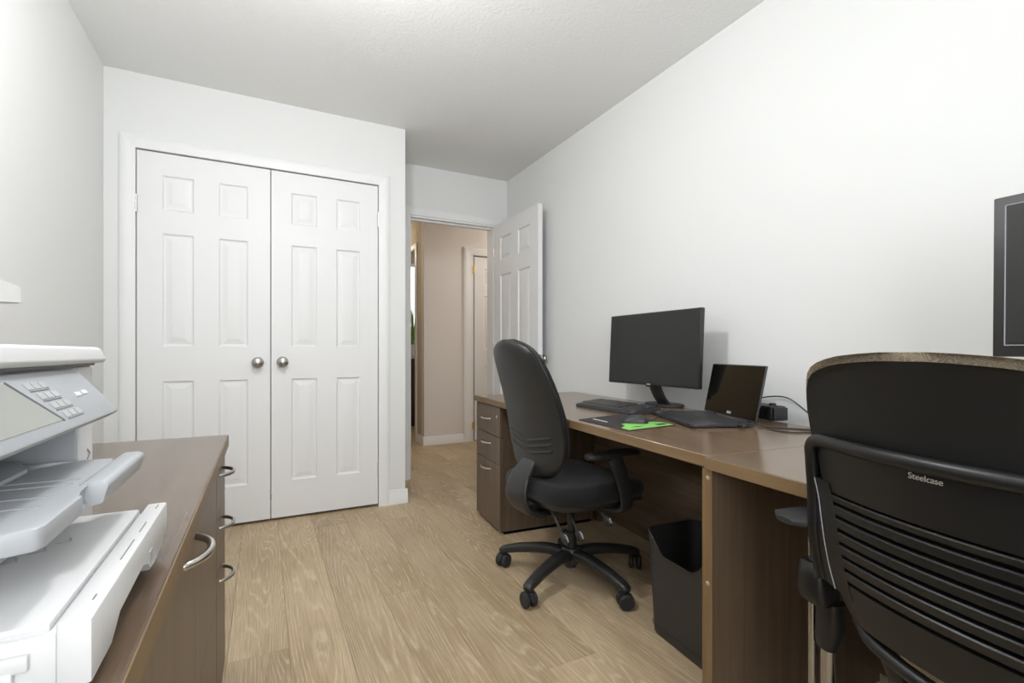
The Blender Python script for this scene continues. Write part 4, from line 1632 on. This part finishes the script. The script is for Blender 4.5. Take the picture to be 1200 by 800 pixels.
# ------------------------------------------------------------------ slatted-back chair in front of the other desk
def slat_chair():
    face = math.radians(-14)
    back = Vector((0.836, 0.345))
    fdir = Vector((math.cos(face), math.sin(face)))
    o = back + fdir * 0.27
    root = thing('office_chair', 'black office chair with slatted plastic back and tan fabric front', 'chair', (o.x, o.y, 0), face)
    star_base(root, 0.30, 20, 'black_plastic')
    b = NB()
    lathe(b, [(0.001, 0.05), (0.027, 0.05), (0.027, 0.22), (0.018, 0.225), (0.018, 0.40), (0.001, 0.40)], n=20)
    obj('gas_cylinder', b, 'chrome_tube', root)
    bx('mechanism', (-0.13, -0.10, 0.355), (0.12, 0.10, 0.415), 'black_plastic', root, 0.012)
    # seat
    n = 40

    def so(s):
        pts = []
        for i in range(n):
            a = 2 * PI * i / n
            ca, sa = math.cos(a), math.sin(a)
            pts.append((0.075 + math.copysign(abs(ca) ** (2 / 3.4), ca) * 0.215 * s, math.copysign(abs(sa) ** (2 / 3.4), sa) * 0.240 * s))
        return pts
    b = NB()
    loft(b, [[(x, y, z) for x, y in so(s)] for s, z in ((0.9, 0.420), (0.985, 0.430), (1.0, 0.450), (0.985, 0.472), (0.9, 0.482), (0.5, 0.480), (0.1, 0.478))])
    obj('seat_cushion', b, 'tan_fabric', root, sharp=60)
    b = NB()
    loft(b, [[(x, y, z) for x, y in so(s)] for s, z in ((0.8, 0.405), (0.97, 0.408), (1.0, 0.419), (0.9, 0.421))])
    obj('seat_pan', b, 'black_plastic', root, sharp=60)

    # the back follows one curved surface: x as a function of y and z
    def bxs(y, z, off=0.0):
        lean = -0.105 * max(0.0, z - 0.72) - 0.75 * max(0.0, z - 0.80) ** 2
        low = 0.25 * max(0.0, 0.66 - z) ** 1.3
        return -0.268 + lean + low + 0.80 * y * y + off

    def curved(zlist, hwf, t_back, t_front, rnd=0.0):
        """solid between offsets t_back and t_front, rows at zlist with half width hwf(z)"""
        rings = []
        m = 24
        for z in zlist:
            hw = hwf(z)
            ring = []
            for j in range(m + 1):
                y = (-1 + 2 * j / m) * hw
                e = 1 - abs(-1 + 2 * j / m) ** 6
                ring.append((bxs(y, z, t_front * (0.22 + 0.78 * e)), y, z))
            for j in range(m, -1, -1):
                y = (-1 + 2 * j / m) * hw
                e = 1 - abs(-1 + 2 * j / m) ** 8
                ring.append((bxs(y, z, t_back * (0.4 + 0.6 * e)), y, z))
            rings.append(ring)
        bm_ = NB()
        loft(bm_, rings)
        return bm_
    # upper shell with rounded corners, fabric pad in front of it
    ztop = 0.968
    hw_u = smooth_tab([(0.50, 0.170), (0.60, 0.195), (0.72, 0.214), (0.80, 0.227), (0.85, 0.232), (0.88, 0.230), (0.905, 0.222), (0.930, 0.206), (0.946, 0.180), (0.959, 0.130), (0.965, 0.08), (ztop, 0.03)])
    zs_u = [0.55, 0.60, 0.66, 0.72, 0.77, 0.81, 0.84, 0.87, 0.895, 0.915, 0.93, 0.942, 0.950, 0.957, 0.962, 0.966, ztop]
    obj('back_shell', curved(zs_u, lambda z: interp(z, hw_u), 0.010, 0.024), 'shell_plastic', root, sharp=50)
    b = curved([z + (0.013 if z > 0.80 else 0) for z in zs_u], lambda z: interp(min(z - 0.013, ztop) if z > 0.80 else z, hw_u) - 0.0 + 0.002, 0.020, 0.044)
    obj('back_pad', b, 'tan_fabric', root, sharp=60)
    # rear frame: upper plate, louvre slats, lower plate
    hw_f = smooth_tab([(0.50, 0.10), (0.53, 0.150), (0.56, 0.172), (0.60, 0.182), (0.66, 0.192), (0.72, 0.206), (0.76, 0.218), (0.79, 0.224), (0.81, 0.220), (0.825, 0.205)])
    HWF = lambda z: interp(z, hw_f)
    hw_o = smooth_tab([(0.54, 0.214), (0.58, 0.222), (0.64, 0.226), (0.70, 0.227), (0.76, 0.226), (0.79, 0.224), (0.81, 0.220)])
    HWO = lambda z: interp(z, hw_o)
    up = obj('back_plate', curved([0.7345, 0.75, 0.77, 0.785, 0.797, 0.806, 0.814], lambda z: HWF(z) - 0.020, -0.006, 0.006), 'frame_plastic', root, sharp=40)
    obj('lumbar_plate', curved([0.520, 0.53, 0.545, 0.56, 0.575, 0.5845], lambda z: HWF(z) - 0.004, -0.007, 0.006), 'frame_plastic', root, sharp=40)
    z0, z1, N = 0.5845, 0.7345, 7
    pitch = (z1 - z0) / (N + 0.0)
    for k in range(N):
        za = z0 + k * pitch + 0.0042
        zb = z0 + (k + 1) * pitch - (0.0 if k < N - 1 else 0.0042)
        zm = (za + zb) / 2
        hw = HWF(zm) - 0.040
        b = NB()
        rings = []
        m = 20
        for j in range(m + 1):
            y = (-1 + 2 * j / m) * hw
            ring = []
            for dx, zz in ((-0.004, za), (-0.0075, za + 0.003), (-0.0085, zb - 0.002), (-0.006, zb), (0.003, zb), (0.003, za)):
                ring.append((bxs(y, zz, dx), y, zz))
            rings.append(ring)
        loft(b, rings)
        obj('slat', b, 'frame_plastic', root, sharp=30)
    # side stiles that hold the slats
    for s in (-1, 1):
        b = NB()
        rings = []
        for i in range(13):
            z = z0 - 0.025 + (z1 - z0 + 0.040) * i / 12
            ya, yb = s * (HWF(z) - 0.043), s * (HWO(z) - 0.002)
            rings.append([(bxs(ya, z, -0.0075), ya, z), (bxs(yb, z, -0.0075), yb, z), (bxs(yb, z, 0.004), yb, z), (bxs(ya, z, 0.004), ya, z)])
        loft(b, rings)
        obj('side_stile', b, 'frame_plastic', root)
    # tubular rim running up both sides and over the top of the rear frame
    loop = []
    for z in (0.560, 0.59, 0.62, 0.65, 0.68, 0.71, 0.74, 0.765, 0.785):
        y = HWO(z) - 0.004
        loop.append((bxs(y, z, -0.006), y, z))
    for y, z in ((0.217, 0.803), (0.205, 0.816), (0.183, 0.8225), (0.14, 0.8235), (0.09, 0.8235), (0.04, 0.8235)):
        loop.append((bxs(y, z, -0.008), y, z))
    loop = loop + [(p[0], -p[1], p[2]) for p in reversed(loop)]
    sp = spline(loop, 3)
    nn = len(sp)
    rr = [0.0120] * nn
    b = NB()
    sweep(b, sp, rr, [0.0105] * nn, up=(1, 0, 0), n=12)
    fr = obj('back_rim', b, 'frame_plastic', root, sharp=60)
    # pale seam lines on the inner edge of the rim
    for s in (-1, 1):
        b = NB()
        pts = []
        for z in (0.56, 0.60, 0.64, 0.68, 0.72, 0.76):
            y = s * (HWF(z) - 0.002 + 0.001)
            pts.append((bxs(y, z, -0.0085), y, z))
        sweep(b, spline(pts, 4), 0.0011, 0.0008, up=(1, 0, 0), n=6)
        obj('rim_seam', b, 'paddle_grey', fr)
    # maker's lettering on the top rim
    yl, zl = -0.012, 0.8045
    T = Matrix.Translation((bxs(yl, zl, -0.0075), yl, zl)) @ Matrix.Rotation(-PI / 2, 4, 'Z') @ Matrix.Rotation(PI / 2, 4, 'X')
    text_mesh('lettering', 'Steelcase', 0.0125, 'silver_print', up, T, 0.0006)
    # arms
    for s in (-1, 1):
        ax_, ay_ = -0.205, s * 0.256
        b = NB()
        ring = lambda z, a, c, dy=0.0: [(ax_ + a * math.copysign(abs(math.cos(t)) ** 0.6, math.cos(t)), ay_ - s * dy + c * math.copysign(abs(math.sin(t)) ** 0.6, math.sin(t)), z) for t in [2 * PI * k / 20 for k in range(20)]]
        loft(b, [ring(0.500, 0.022, 0.022, 0.020), ring(0.504, 0.028, 0.030, 0.018), ring(0.52, 0.030, 0.033, 0.014), ring(0.55, 0.028, 0.030, 0.012), ring(0.574, 0.023, 0.025, 0.010), ring(0.577, 0.019, 0.021, 0.010)])
        ar = obj('arm_sleeve', b, 'frame_plastic', root, sharp=60)
        b = NB()
        lathe(b, [(0.0075, 0.300), (0.0075, 0.652)], (ax_, ay_, 0), 'z', 14)
        obj('arm_post', b, 'chrome_tube', ar)
        b = NB()
        sweep(b, [(-0.265, s * 0.262, 0.654), (-0.25, s * 0.263, 0.656), (-0.15, s * 0.264, 0.657), (-0.02, s * 0.262, 0.656), (0.0, s * 0.260, 0.654)],
              [0.020, 0.040, 0.045, 0.038, 0.018], [0.006, 0.010, 0.011, 0.010, 0.006], n=18, power=2.8)
        obj('arm_pad', b, 'rubber', ar)
        b = NB()
        lathe(b, [(0.0135, 0.300), (0.0135, 0.44)], (ax_ + 0.012, ay_ - s * 0.024, 0), 'z', 16)
        obj('arm_upright', b, 'chrome_tube', ar)
        b = NB()
        sweep(b, spline([(ax_ + 0.012, ay_ - s * 0.030, 0.506), (ax_ + 0.012, ay_ - s * 0.030, 0.470), (ax_ + 0.012, ay_ - s * 0.026, 0.435), (ax_ + 0.012, ay_ - s * 0.024, 0.415)], 4), lerp_list([0.024, 0.024, 0.022, 0.018], 4), lerp_list([0.020, 0.020, 0.019, 0.017], 4), up=(1, 0, 0), n=14, power=3)
        obj('arm_bracket', b, 'frame_plastic', ar, sharp=60)
        b = NB()
        sweep(b, spline([(ax_ + 0.012, ay_ - s * 0.024, 0.31), (ax_ + 0.03, ay_ - s * 0.07, 0.345), (-0.11, s * 0.12, 0.375), (-0.06, s * 0.06, 0.385)], 5), 0.014, n=12)
        obj('arm_foot', b, 'frame_plastic', ar)
    b = NB()
    sweep(b, spline([(-0.212, 0.150, 0.515), (-0.235, 0.10, 0.500), (-0.245, 0.0, 0.492), (-0.235, -0.10, 0.500), (-0.212, -0.150, 0.515)], 5), 0.012, n=12)
    obj('back_crossbar', b, 'frame_plastic', root)
    for s in (-1, 1):
        b = NB()
        sweep(b, spline([(-0.225, s * 0.09, 0.500), (-0.20, s * 0.085, 0.44), (-0.14, s * 0.08, 0.40), (-0.06, s * 0.07, 0.385)], 5), 0.014, n=12)
        obj('back_strut', b, 'frame_plastic', root)
    return root


slat_chair()
